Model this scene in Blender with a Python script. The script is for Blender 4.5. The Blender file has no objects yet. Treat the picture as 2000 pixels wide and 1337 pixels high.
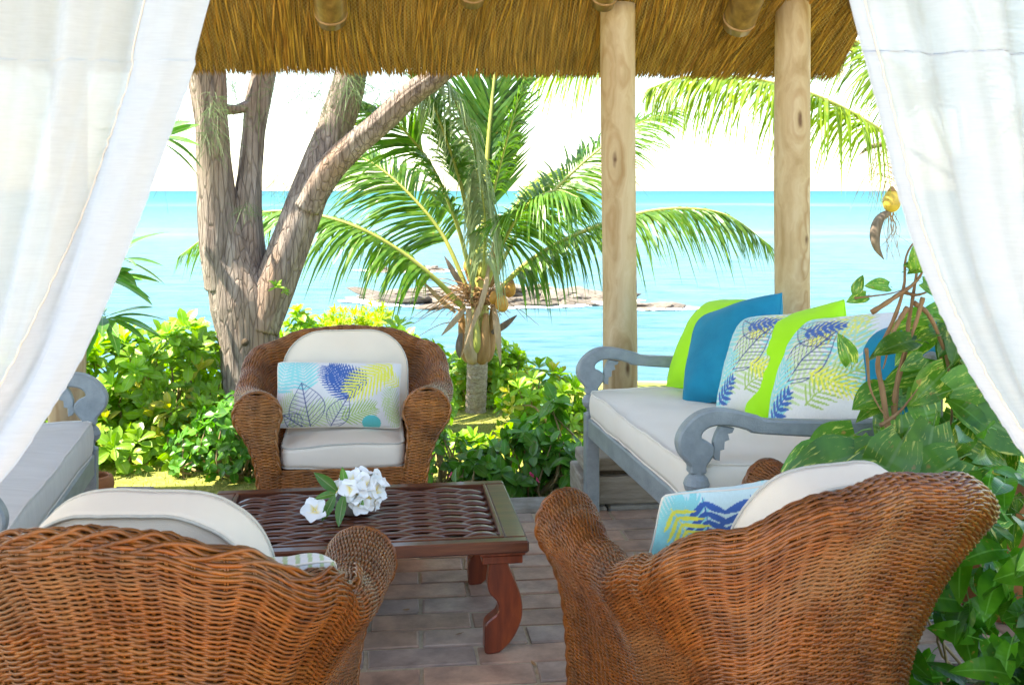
import bpy, math, random
import numpy as np
from mathutils import Vector, Matrix, Euler

rng = np.random.default_rng(7)
random.seed(7)
R = math.radians
scene = bpy.context.scene
col = scene.collection

# ------------------------------------------------------------------ camera
CZ = 1.58
cam_d = bpy.data.cameras.new('camera')
cam = bpy.data.objects.new('camera', cam_d)
col.objects.link(cam)
cam.location = (0, 0, CZ)
cam.rotation_euler = (R(90), 0, 0)
cam_d.sensor_width = 36.0
cam_d.lens = 36.0
cam_d.shift_y = -0.1482
cam_d.dof.use_dof = True
cam_d.dof.focus_distance = 4.8
cam_d.dof.aperture_fstop = 9.0
cam_d.clip_start = 0.05
cam_d.clip_end = 60000
scene.camera = cam

# ------------------------------------------------------------------ light
SUN_EL = R(60)
SUN_AZ = (-0.97, -0.24)
world = bpy.data.worlds.new('World')
scene.world = world
world.use_nodes = True
wn = world.node_tree
bg = wn.nodes['Background']
sky = wn.nodes.new('ShaderNodeTexSky')
sky.sky_type = 'NISHITA'
sky.sun_disc = False
sky.sun_elevation = SUN_EL
sky.sun_rotation = math.atan2(SUN_AZ[0], SUN_AZ[1])
sky.air_density = 1.0
sky.dust_density = 0.7
sky.ozone_density = 1.0
wn.links.new(sky.outputs[0], bg.inputs[0])
bg.inputs[1].default_value = 0.145
sd = bpy.data.lights.new('sun', 'SUN')
sd.energy = 4.6
sd.angle = R(0.55)
sd.color = (1.0, 0.95, 0.86)
sun = bpy.data.objects.new('sun', sd)
col.objects.link(sun)
dvec = Vector((SUN_AZ[0] * math.cos(SUN_EL), SUN_AZ[1] * math.cos(SUN_EL), math.sin(SUN_EL)))
sun.rotation_euler = dvec.to_track_quat('Z', 'Y').to_euler()
scene.view_settings.view_transform = 'Standard'
scene.view_settings.look = 'None'
scene.view_settings.gamma = 1.0
scene.view_settings.exposure = 2.16
scene.view_settings.use_white_balance = True
scene.view_settings.white_balance_temperature = 7300
scene.view_settings.white_balance_tint = 6
scene.view_settings.use_curve_mapping = False
scene.cycles.max_bounces = 8
scene.cycles.diffuse_bounces = 5
scene.cycles.transparent_max_bounces = 12
scene.cycles.use_denoising = True


# ------------------------------------------------------------------ helpers
def tag(o, label=None, cat=None, group=None, kind=None):
    if label: o['label'] = label
    if cat: o['category'] = cat
    if group: o['group'] = group
    if kind: o['kind'] = kind
    return o


def empty(name, loc=(0, 0, 0), rz=0.0, parent=None):
    o = bpy.data.objects.new(name, None)
    o.empty_display_size = 0.1
    o.location = loc
    o.rotation_euler = (0, 0, rz)
    o.parent = parent
    col.objects.link(o)
    return o


def mesh(name, V, quads=None, tris=None, mat=None, smooth=True, color=None, uv=None):
    V = np.asarray(V, dtype=np.float32).reshape(-1, 3)
    loops, starts, n = [], [], 0
    for F, k in ((quads, 4), (tris, 3)):
        if F is None or len(F) == 0: continue
        F = np.asarray(F, dtype=np.int32).reshape(-1, k)
        loops.append(F.ravel())
        starts.append(n + np.arange(len(F)) * k)
        n += F.size
    L = np.concatenate(loops)
    S = np.concatenate(starts).astype(np.int32)
    me = bpy.data.meshes.new(name)
    me.vertices.add(len(V)); me.vertices.foreach_set('co', V.ravel())
    me.loops.add(len(L)); me.loops.foreach_set('vertex_index', L)
    me.polygons.add(len(S)); me.polygons.foreach_set('loop_start', S)
    if color is not None:
        C = np.ones((len(V), 4), dtype=np.float32)
        C[:, :3] = np.asarray(color, dtype=np.float32).reshape(len(V), 3)
        a = me.color_attributes.new('Col', 'FLOAT_COLOR', 'POINT')
        a.data.foreach_set('color', C.ravel())
    if uv is not None:
        u = me.uv_layers.new(name='UVMap')
        u.data.foreach_set('uv', np.asarray(uv, dtype=np.float32)[L].ravel())
    me.update(calc_edges=True)
    me.polygons.foreach_set('use_smooth', np.full(len(S), bool(smooth)))
    if mat: me.materials.append(mat)
    me.validate()
    return me


def obj(name, me, parent=None, loc=(0, 0, 0), rot=(0, 0, 0), sc=None):
    o = bpy.data.objects.new(name, me)
    o.parent = parent
    o.location = loc
    o.rotation_euler = rot
    if sc is not None: o.scale = (sc, sc, sc) if not hasattr(sc, '__len__') else sc
    col.objects.link(o)
    return o


class MB:
    """collects shapes, then links them as one mesh"""
    def __init__(s): s.V, s.Q, s.T, s.C, s.n = [], [], [], [], 0
    def add(s, V, Q=None, T=None, c=None):
        V = np.asarray(V, float).reshape(-1, 3)
        if Q is not None and len(Q): s.Q.append(np.asarray(Q, int).reshape(-1, 4) + s.n)
        if T is not None and len(T): s.T.append(np.asarray(T, int).reshape(-1, 3) + s.n)
        if c is not None: s.C.append(np.broadcast_to(np.asarray(c, float), (len(V), 3)))
        s.V.append(V); s.n += len(V)
        return s
    def mesh(s, name, mat, smooth=True):
        return mesh(name, np.concatenate(s.V), np.concatenate(s.Q) if s.Q else None, np.concatenate(s.T) if s.T else None,
                    mat, smooth, np.concatenate(s.C) if s.C else None)
    def build(s, name, mat, parent=None, smooth=True, **k):
        return obj(name, s.mesh(name, mat, smooth), parent, **k)


def grid_faces(nu, nv, closed_u=False, closed_v=False):
    iu = np.arange(nu if closed_u else nu - 1); iv = np.arange(nv if closed_v else nv - 1)
    a, b = np.meshgrid(iu, iv, indexing='ij')
    a2, b2 = (a + 1) % nu, (b + 1) % nv
    return np.stack([a * nv + b, a2 * nv + b, a2 * nv + b2, a * nv + b2], -1).reshape(-1, 4)


def box(x0, x1, y0, y1, z0, z1, bev=0.0):
    """box, optionally with chamfered edges (24 vertices)"""
    if bev <= 0:
        V = np.array([[x, y, z] for x in (x0, x1) for y in (y0, y1) for z in (z0, z1)])
        Q = [[0, 1, 3, 2], [4, 6, 7, 5], [0, 4, 5, 1], [2, 3, 7, 6], [0, 2, 6, 4], [1, 5, 7, 3]]
        return V, np.array(Q), np.zeros((0, 3), int)
    c = np.array([(x0 + x1) / 2, (y0 + y1) / 2, (z0 + z1) / 2]); h = np.array([(x1 - x0) / 2, (y1 - y0) / 2, (z1 - z0) / 2])
    b = min(bev, h.min() * .49)
    V, idx = [], {}
    for sx in (-1, 1):
        for sy in (-1, 1):
            for sz in (-1, 1):
                for ax in range(3):
                    s = np.array([sx, sy, sz], float)
                    p = s * (h - b); p[ax] = s[ax] * h[ax]
                    idx[(sx, sy, sz, ax)] = len(V); V.append(c + p)
    Q, T = [], []
    for ax in range(3):
        o1, o2 = [a for a in range(3) if a != ax]
        for s in (-1, 1):
            def k(a, b2):
                t = [0, 0, 0]; t[ax] = s; t[o1] = a; t[o2] = b2
                return idx[(*t, ax)]
            Q.append([k(-1, -1), k(1, -1), k(1, 1), k(-1, 1)])
    for ax in range(3):
        o1, o2 = [a for a in range(3) if a != ax]
        for a in (-1, 1):
            for b2 in (-1, 1):
                def k(s, which):
                    t = [0, 0, 0]; t[ax] = s; t[o1] = a; t[o2] = b2
                    return idx[(*t, which)]
                Q.append([k(-1, o1), k(1, o1), k(1, o2), k(-1, o2)])
    for sx in (-1, 1):
        for sy in (-1, 1):
            for sz in (-1, 1):
                T.append([idx[(sx, sy, sz, a)] for a in range(3)])
    V = np.array(V); Q = np.array(Q); T = np.array(T)
    for F in (Q, T):
        for i, f in enumerate(F):
            nrm = np.cross(V[f[1]] - V[f[0]], V[f[2]] - V[f[0]])
            if np.dot(nrm, V[f].mean(0) - c) < 0: F[i] = f[::-1]
    return V, Q, T


def catmull(P, n):
    P = np.asarray(P, float)
    if len(P) == 2:
        t = np.linspace(0, 1, n)[:, None]; return P[0] * (1 - t) + P[1] * t
    Pe = np.vstack([2 * P[0] - P[1], P, 2 * P[-1] - P[-2]])
    t = np.linspace(0, len(P) - 1 - 1e-9, n); i = t.astype(int); f = (t - i)[:, None]
    p0, p1, p2, p3 = Pe[i], Pe[i + 1], Pe[i + 2], Pe[i + 3]
    return .5 * (2 * p1 + (p2 - p0) * f + (2 * p0 - 5 * p1 + 4 * p2 - p3) * f ** 2 + (3 * p1 - p0 - 3 * p2 + p3) * f ** 3)


def unit(a):
    a = np.asarray(a, float)
    return a / np.maximum(np.linalg.norm(a, axis=-1, keepdims=True), 1e-12)


def frames(P):
    T = unit(np.gradient(P, axis=0))
    ref = np.array([0, 0, 1.]) if abs(T[0, 2]) < .9 else np.array([1., 0, 0])
    N = np.zeros_like(P); N[0] = unit(np.cross(np.cross(T[0], ref), T[0]))
    for i in range(1, len(P)):
        N[i] = unit(N[i - 1] - T[i] * np.dot(N[i - 1], T[i]))
    return T, N, np.cross(T, N)


def tube(P, r, k=8, closed=False, cap=True):
    P = np.asarray(P, float); n = len(P)
    r = np.broadcast_to(np.asarray(r, float), (n,)) if np.ndim(r) < 2 else r
    T, N, B = frames(P)
    a = np.arange(k) * 2 * np.pi / k
    rr = r[:, None, None] if np.ndim(r) == 1 else r[:, :, None]
    V = P[:, None] + rr * (np.cos(a)[None, :, None] * N[:, None] + np.sin(a)[None, :, None] * B[:, None])
    Q = grid_faces(n, k, closed, True)
    V = V.reshape(-1, 3); Tr = []
    if cap and not closed:
        V = np.vstack([V, P[0], P[-1]])
        c0, c1 = n * k, n * k + 1
        for i in range(k):
            Tr += [[c0, i, (i + 1) % k], [c1, (n - 1) * k + (i + 1) % k, (n - 1) * k + i]]
    return V, Q, np.array(Tr, int).reshape(-1, 3)


def snoise(P, scale, seed=0, octv=3):
    g = np.random.default_rng(seed + 101)
    P = np.asarray(P, float); out = np.zeros(P.shape[:-1]); amp, tot = 1., 0.
    for o in range(octv):
        for _ in range(5):
            k = unit(g.normal(size=3)) * scale * (2 ** o) * g.uniform(.6, 1.4)
            out = out + amp * np.sin(P @ k + g.uniform(0, 6.28)) / 5 ** .5
        tot += amp; amp *= .55
    return out / tot


def rot(axis, a):
    return np.array(Matrix.Rotation(a, 3, axis))


def extrude_poly(P2, t, bev=.006):
    """closed 2-D outline (x,z) extruded along y about 0, chamfered rim; fan-filled via tessellation"""
    from mathutils.geometry import tessellate_polygon
    P2 = np.asarray(P2, float)
    area = .5 * np.sum(P2[:, 0] * np.roll(P2[:, 1], -1) - np.roll(P2[:, 0], -1) * P2[:, 1])
    if area < 0: P2 = P2[::-1]
    n = len(P2)
    d = unit(np.roll(P2, -1, 0) - P2); d0 = np.roll(d, 1, 0)
    nn = unit(np.stack([d[:, 1] + d0[:, 1], -(d[:, 0] + d0[:, 0])], 1))
    Pin = P2 - nn * bev
    def lay(P, y): return np.stack([P[:, 0], np.full(n, y), P[:, 1]], 1)
    V = np.vstack([lay(Pin, -t / 2), lay(P2, -t / 2 + bev), lay(P2, t / 2 - bev), lay(Pin, t / 2)])
    Q = []
    for l in range(3):
        for i in range(n):
            j = (i + 1) % n
            Q.append([l * n + i, l * n + j, (l + 1) * n + j, (l + 1) * n + i])
    tess = tessellate_polygon([[Vector((p[0], p[1], 0)) for p in Pin]])
    T = []
    for f in tess:
        a = P2[list(f)]
        ccw = (a[1, 0] - a[0, 0]) * (a[2, 1] - a[0, 1]) - (a[2, 0] - a[0, 0]) * (a[1, 1] - a[0, 1]) > 0
        f = list(f) if ccw else list(f)[::-1]
        T.append(f); T.append([3 * n + i for i in f[::-1]])
    return V, np.array(Q), np.array(T)


# ------------------------------------------------------------------ materials
def nodes(name):
    m = bpy.data.materials.new(name); m.use_nodes = True
    nt = m.node_tree; b = nt.nodes['Principled BSDF']
    return m, nt, b


def N(nt, t, **k):
    n = nt.nodes.new(t)
    for a, v in k.items():
        if a.startswith('i_'):
            n.inputs[a[2:].replace('_', ' ')].default_value = v
        else: setattr(n, a, v)
    return n


def ramp(nt, fac, stops):
    r = nt.nodes.new('ShaderNodeValToRGB'); el = r.color_ramp.elements
    while len(el) < len(stops): el.new(.5)
    for e, (p, c) in zip(el, stops):
        e.position = p; e.color = (*c, 1) if len(c) == 3 else c
    nt.links.new(fac, r.inputs[0]); return r


def coords(nt, stretch=(1, 1, 1), kind='Object'):
    tc = nt.nodes.new('ShaderNodeTexCoord'); mp = nt.nodes.new('ShaderNodeMapping')
    mp.inputs['Scale'].default_value = stretch
    nt.links.new(tc.outputs[kind], mp.inputs[0]); return mp.outputs[0]


def pm(name, c1, c2=None, scale=20., rough=.6, bump=.0, stretch=(1, 1, 1), detail=6, spec=.5, var=.0, trans=0., sheen=0., bscale=None, kind='Object', coat=0., attr=False):
    """noise-mottled principled material; var: brightness jitter per object; trans: translucent share; attr: colour attribute multiplies"""
    m, nt, b = nodes(name); L = nt.links.new
    c2 = c2 or c1
    v = coords(nt, stretch, kind)
    nz = N(nt, 'ShaderNodeTexNoise', i_Scale=scale, i_Detail=detail, i_Roughness=.6)
    L(v, nz.inputs['Vector'])
    r = ramp(nt, nz.outputs[0], [(.3, c1), (.7, c2)])
    out = r.outputs[0]
    if attr:
        at = N(nt, 'ShaderNodeVertexColor', layer_name='Col')
        mx = N(nt, 'ShaderNodeMix', data_type='RGBA', blend_type='MULTIPLY'); mx.inputs[0].default_value = 1
        L(out, mx.inputs[6]); L(at.outputs[0], mx.inputs[7]); out = mx.outputs[2]
    if var > 0:
        oi = nt.nodes.new('ShaderNodeObjectInfo')
        hs = nt.nodes.new('ShaderNodeHueSaturation')
        mr = N(nt, 'ShaderNodeMapRange'); mr.inputs[3].default_value = 1 - var; mr.inputs[4].default_value = 1 + var
        L(oi.outputs['Random'], mr.inputs[0]); L(mr.outputs[0], hs.inputs['Value'])
        mr2 = N(nt, 'ShaderNodeMapRange'); mr2.inputs[3].default_value = .5 + var * .06; mr2.inputs[4].default_value = .5 - var * .06
        L(oi.outputs['Random'], mr2.inputs[0]); L(mr2.outputs[0], hs.inputs['Hue'])
        L(out, hs.inputs['Color']); out = hs.outputs[0]
    L(out, b.inputs['Base Color'])
    b.inputs['Roughness'].default_value = rough
    b.inputs['Specular IOR Level'].default_value = spec
    if coat: b.inputs['Coat Weight'].default_value = coat; b.inputs['Coat Roughness'].default_value = .15
    if sheen: b.inputs['Sheen Weight'].default_value = sheen
    if bump > 0:
        nb = N(nt, 'ShaderNodeTexNoise', i_Scale=bscale or scale * 2, i_Detail=5); L(v, nb.inputs['Vector'])
        bp = N(nt, 'ShaderNodeBump', i_Strength=bump, i_Distance=.01); L(nb.outputs[0], bp.inputs['Height']); L(bp.outputs[0], b.inputs['Normal'])
    if trans > 0:
        tr = nt.nodes.new('ShaderNodeBsdfTranslucent'); L(out, tr.inputs[0])
        ms = nt.nodes.new('ShaderNodeMixShader'); ms.inputs[0].default_value = trans
        L(b.outputs[0], ms.inputs[1]); L(tr.outputs[0], ms.inputs[2]); L(ms.outputs[0], nt.nodes['Material Output'].inputs[0])
    return m


M = {}
def leaf_mat(name, c1, c2, var=.25, trans=.35, rough=.35, vein=None, streak=None, streak_amt=.0):
    """leaf: colour by noise and per-object jitter, pale midrib from UV, optional variegation streaks, translucent"""
    m, nt, b = nodes(name); L = nt.links.new
    tc = nt.nodes.new('ShaderNodeTexCoord'); oi = nt.nodes.new('ShaderNodeObjectInfo')
    ad = N(nt, 'ShaderNodeVectorMath', operation='ADD'); L(tc.outputs['Object'], ad.inputs[0])
    sc_ = N(nt, 'ShaderNodeVectorMath', operation='SCALE'); L(oi.outputs['Location'], sc_.inputs[0]); sc_.inputs['Scale'].default_value = 7.3
    L(sc_.outputs[0], ad.inputs[1])
    nz = N(nt, 'ShaderNodeTexNoise', i_Scale=14., i_Detail=4.); L(ad.outputs[0], nz.inputs['Vector'])
    r = ramp(nt, nz.outputs[0], [(.32, c1), (.68, c2)]); out = r.outputs[0]
    sep = nt.nodes.new('ShaderNodeSeparateXYZ'); L(tc.outputs['UV'], sep.inputs[0])
    if streak:
        mp = N(nt, 'ShaderNodeMapping'); mp.inputs['Scale'].default_value = (9, 2.2, 1); L(tc.outputs['UV'], mp.inputs[0])
        a2 = N(nt, 'ShaderNodeVectorMath', operation='ADD'); L(mp.outputs[0], a2.inputs[0]); L(sc_.outputs[0], a2.inputs[1])
        n2 = N(nt, 'ShaderNodeTexNoise', i_Scale=1.3, i_Detail=5., i_Roughness=.7); L(a2.outputs[0], n2.inputs['Vector'])
        r2 = ramp(nt, n2.outputs[0], [(.62 - streak_amt, (0, 0, 0)), (.68 - streak_amt, (1, 1, 1))])
        mx = N(nt, 'ShaderNodeMix', data_type='RGBA'); L(r2.outputs[0], mx.inputs[0]); L(out, mx.inputs[6]); mx.inputs[7].default_value = (*streak, 1); out = mx.outputs[2]
    if vein:
        s1 = N(nt, 'ShaderNodeMath', operation='SUBTRACT'); L(sep.outputs[0], s1.inputs[0]); s1.inputs[1].default_value = .5
        s2 = N(nt, 'ShaderNodeMath', operation='ABSOLUTE'); L(s1.outputs[0], s2.inputs[0])
        rv = ramp(nt, s2.outputs[0], [(.015, (1, 1, 1)), (.05, (0, 0, 0))])
        mx = N(nt, 'ShaderNodeMix', data_type='RGBA'); L(rv.outputs[0], mx.inputs[0]); L(out, mx.inputs[6]); mx.inputs[7].default_value = (*vein, 1); out = mx.outputs[2]
    nd = N(nt, 'ShaderNodeTexNoise', i_Scale=38., i_Detail=3.); L(ad.outputs[0], nd.inputs['Vector']); rd = ramp(nt, nd.outputs[0], [(.66, (0, 0, 0)), (.72, (.8, .8, .8))])
    mx = N(nt, 'ShaderNodeMix', data_type='RGBA'); L(rd.outputs[0], mx.inputs[0]); L(out, mx.inputs[6]); mx.inputs[7].default_value = (.30, .20, .05, 1); out = mx.outputs[2]   # dry spots
    hs = nt.nodes.new('ShaderNodeHueSaturation')
    mr = N(nt, 'ShaderNodeMapRange'); mr.inputs[3].default_value = 1 - var; mr.inputs[4].default_value = 1 + var
    L(oi.outputs['Random'], mr.inputs[0]); L(mr.outputs[0], hs.inputs['Value']); L(out, hs.inputs['Color']); out = hs.outputs[0]
    L(out, b.inputs['Base Color']); b.inputs['Roughness'].default_value = rough; b.inputs['Specular IOR Level'].default_value = .45
    bw = N(nt, 'ShaderNodeTexWave', i_Scale=3., i_Distortion=1.2); bw.bands_direction = 'Y'; L(tc.outputs['UV'], bw.inputs['Vector'])
    bp = N(nt, 'ShaderNodeBump', i_Strength=.10, i_Distance=.004); L(bw.outputs[0], bp.inputs['Height']); L(bp.outputs[0], b.inputs['Normal'])
    tr = nt.nodes.new('ShaderNodeBsdfTranslucent')
    hs2 = nt.nodes.new('ShaderNodeHueSaturation'); hs2.inputs['Value'].default_value = 1.5; hs2.inputs['Saturation'].default_value = 1.1; L(out, hs2.inputs['Color'])
    L(hs2.outputs[0], tr.inputs[0])
    ms = nt.nodes.new('ShaderNodeMixShader'); ms.inputs[0].default_value = trans
    L(b.outputs[0], ms.inputs[1]); L(tr.outputs[0], ms.inputs[2]); L(ms.outputs[0], nt.nodes['Material Output'].inputs[0])
    return m


M['naupaka'] = leaf_mat('naupaka_leaf', (.16, .34, .022), (.28, .46, .04), .25, .35, .38, vein=(.3, .45, .12))
M['naupaka_yellow'] = leaf_mat('yellowing_naupaka_leaf', (.30, .34, .03), (.48, .44, .06), .2, .35, .4, vein=(.5, .45, .15))
M['hibiscus'] = leaf_mat('dark_leaf', (.05, .18, .016), (.11, .29, .032), .35, .3, .3, vein=(.15, .3, .08))
M['pothos'] = leaf_mat('pothos_leaf', (.042, .15, .012), (.11, .28, .026), .45, .3, .28, vein=(.14, .28, .07), streak=(.55, .60, .13), streak_amt=.06)
M['ground_leaf'] = leaf_mat('ground_leaf', (.030, .14, .010), (.085, .27, .02), .45, .3, .3, vein=(.13, .34, .06))
M['plumeria'] = leaf_mat('plumeria_leaf', (.08, .22, .04), (.15, .33, .07), .3, .35, .28, vein=(.35, .45, .2))
M['lime_shrub'] = leaf_mat('lime_leaf', (.32, .45, .03), (.45, .55, .05), .2, .4, .5)
M['palm'] = leaf_mat('palm_leaflet', (.045, .14, .015), (.13, .25, .03), .2, .35, .35)
M['palm_shaded'] = leaf_mat('shaded_palm_leaflet', (.022, .085, .008), (.06, .15, .016), .2, .25, .35)  # shade on the upright frond painted in as a darker leaflet green
M['palm_grey'] = leaf_mat('pale_palm_leaflet', (.22, .30, .14), (.34, .40, .22), .2, .3, .4)
M['palm_yellow'] = leaf_mat('yellow_palm_leaflet', (.11, .22, .02), (.27, .36, .04), .2, .4, .35)
M['needle'] = leaf_mat('casuarina_needle', (.10, .17, .07), (.18, .25, .11), .2, .3, .6)
M['rachis'] = pm('rachis', (.25, .30, .06), (.42, .40, .10), 9, .45, stretch=(1, 1, .3))
M['petal'] = pm('petal', (.88, .87, .82), (.92, .92, .90), 30, .5, trans=.25)
M['throat'] = pm('throat', (.9, .72, .12), (.85, .78, .3), 40, .5)
M['pink'] = pm('pink_petal', (.75, .05, .2), (.8, .12, .3), 40, .5, trans=.25)
M['yellow_petal'] = pm('yellow_petal', (.85, .65, .05), (.9, .75, .1), 40, .5, trans=.25)
M['cream'] = pm('cream_canvas', (.80, .68, .545), (.86, .74, .605), 3, .9, .25, bscale=420, sheen=.25, spec=.2)
M['white_canvas'] = pm('off_white_canvas', (.82, .73, .62), (.88, .79, .68), 3, .9, .25, bscale=420, sheen=.2, spec=.2)
M['grey_canvas'] = pm('pale_grey_canvas', (.62, .58, .52), (.70, .66, .60), 6, .9, .25, stretch=(1, 5, 1), bscale=300, sheen=.2, spec=.2)
M['piping'] = pm('piping', (.52, .47, .40), (.6, .55, .47), 60, .9, spec=.2)
M['lime'] = pm('lime_cotton', (.36, .78, .015), (.42, .84, .025), 5, .85, .3, bscale=300, sheen=.1, spec=.2)
M['blue'] = pm('teal_blue_velvet', (.002, .17, .29), (.004, .25, .40), 5, .8, .2, bscale=260, sheen=.08, spec=.2)
M['grey_paint'] = pm('blue_grey_paint', (.205, .235, .25), (.305, .335, .35), 9, .45, .25, stretch=(2, 1, 2), bscale=90, spec=.4)
M['weathered'] = pm('weathered_timber', (.22, .18, .14), (.40, .35, .29), 6, .8, .5, stretch=(1, 1, 6), spec=.25)
M['concrete'] = pm('mossy_concrete', (.20, .18, .15), (.36, .34, .30), 9, .9, .6, bscale=60, spec=.2)
M['terracotta'] = pm('terracotta', (.28, .10, .03), (.42, .17, .06), 8, .75, .3, bscale=40)
M['pebble'] = pm('blue_grey_pebble', (.16, .19, .23), (.26, .30, .34), 12, .6, .2, var=.2)
M['mortar'] = pm('mortar', (.42, .34, .23), (.55, .46, .33), 40, .95, .5, bscale=150, spec=.2)
M['stem'] = pm('woody_stem', (.16, .085, .035), (.30, .17, .08), 18, .7, .6, stretch=(1, 1, .4), bscale=60)
M['twig'] = pm('twig', (.22, .15, .07), (.34, .25, .12), 20, .8)
M['fibre'] = pm('dry_fibre', (.26, .13, .05), (.42, .25, .12), 14, .9, .5, stretch=(1, 1, .3))
M['sheath'] = pm('dry_sheath', (.36, .24, .15), (.52, .38, .26), 8, .8, .4, stretch=(4, 4, .6))
M['dark_sheath'] = pm('dark_sheath', (.10, .07, .055), (.24, .18, .14), 9, .8, .4, stretch=(4, 4, .6))
M['coconut'] = pm('coconut', (.38, .16, .03), (.62, .33, .06), 22, .6, .4, bscale=70)
M['coconut_gold'] = pm('golden_coconut', (.44, .27, .04), (.66, .47, .07), 26, .5, .35, bscale=70)
M['bowl'] = pm('bowl_glaze', (.20, .18, .16), (.30, .27, .24), 9, .35, .1, coat=.3)
M['soil'] = pm('soil', (.05, .035, .02), (.10, .07, .045), 40, .95, .8, bscale=80)
M['lining'] = pm('wicker_lining', (.13, .045, .011), (.20, .07, .018), 30, .8)
M['stitch'] = pm('stitch', (.58, .51, .45), (.68, .61, .55), 90, .9)


def attr_mat(name, rough=.85, bump=.25, bscale=320, sheen=.2):
    m, nt, b = nodes(name); L = nt.links.new
    at = N(nt, 'ShaderNodeVertexColor', layer_name='Col'); L(at.outputs[0], b.inputs['Base Color'])
    b.inputs['Roughness'].default_value = rough; b.inputs['Specular IOR Level'].default_value = .2; b.inputs['Sheen Weight'].default_value = sheen
    v = coords(nt); nb = N(nt, 'ShaderNodeTexNoise', i_Scale=bscale, i_Detail=3.); L(v, nb.inputs['Vector'])
    bp = N(nt, 'ShaderNodeBump', i_Strength=bump, i_Distance=.004); L(nb.outputs[0], bp.inputs['Height']); L(bp.outputs[0], b.inputs['Normal'])
    return m


M['print'] = attr_mat('printed_linen')
M['flower'] = attr_mat('plumeria_petal', .5, .05, 60, .1)


def wicker_mat():
    m, nt, b = nodes('rattan'); L = nt.links.new
    at = N(nt, 'ShaderNodeVertexColor', layer_name='Col')
    v = coords(nt); nz = N(nt, 'ShaderNodeTexNoise', i_Scale=9., i_Detail=8., i_Roughness=.7); L(v, nz.inputs['Vector'])
    r = ramp(nt, nz.outputs[0], [(.3, (.42, .36, .30)), (.7, (1.2, 1.15, 1.05))])
    mx = N(nt, 'ShaderNodeMix', data_type='RGBA', blend_type='MULTIPLY'); mx.inputs[0].default_value = 1
    L(at.outputs[0], mx.inputs[6]); L(r.outputs[0], mx.inputs[7])
    n2 = N(nt, 'ShaderNodeTexNoise', i_Scale=2.6, i_Detail=5., i_Roughness=.65); L(v, n2.inputs['Vector']); r2 = ramp(nt, n2.outputs[0], [(.50, (0, 0, 0)), (.74, (.5, .5, .5))])
    m3 = N(nt, 'ShaderNodeMix', data_type='RGBA'); L(r2.outputs[0], m3.inputs[0]); L(mx.outputs[2], m3.inputs[6]); m3.inputs[7].default_value = (.36, .20, .09, 1); L(m3.outputs[2], b.inputs['Base Color'])
    rr = ramp(nt, nz.outputs[0], [(.3, (.40, .40, .40)), (.7, (.24, .24, .24))]); L(rr.outputs[0], b.inputs['Roughness'])
    b.inputs['Specular IOR Level'].default_value = .5
    return m


M['wicker'] = wicker_mat()


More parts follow.
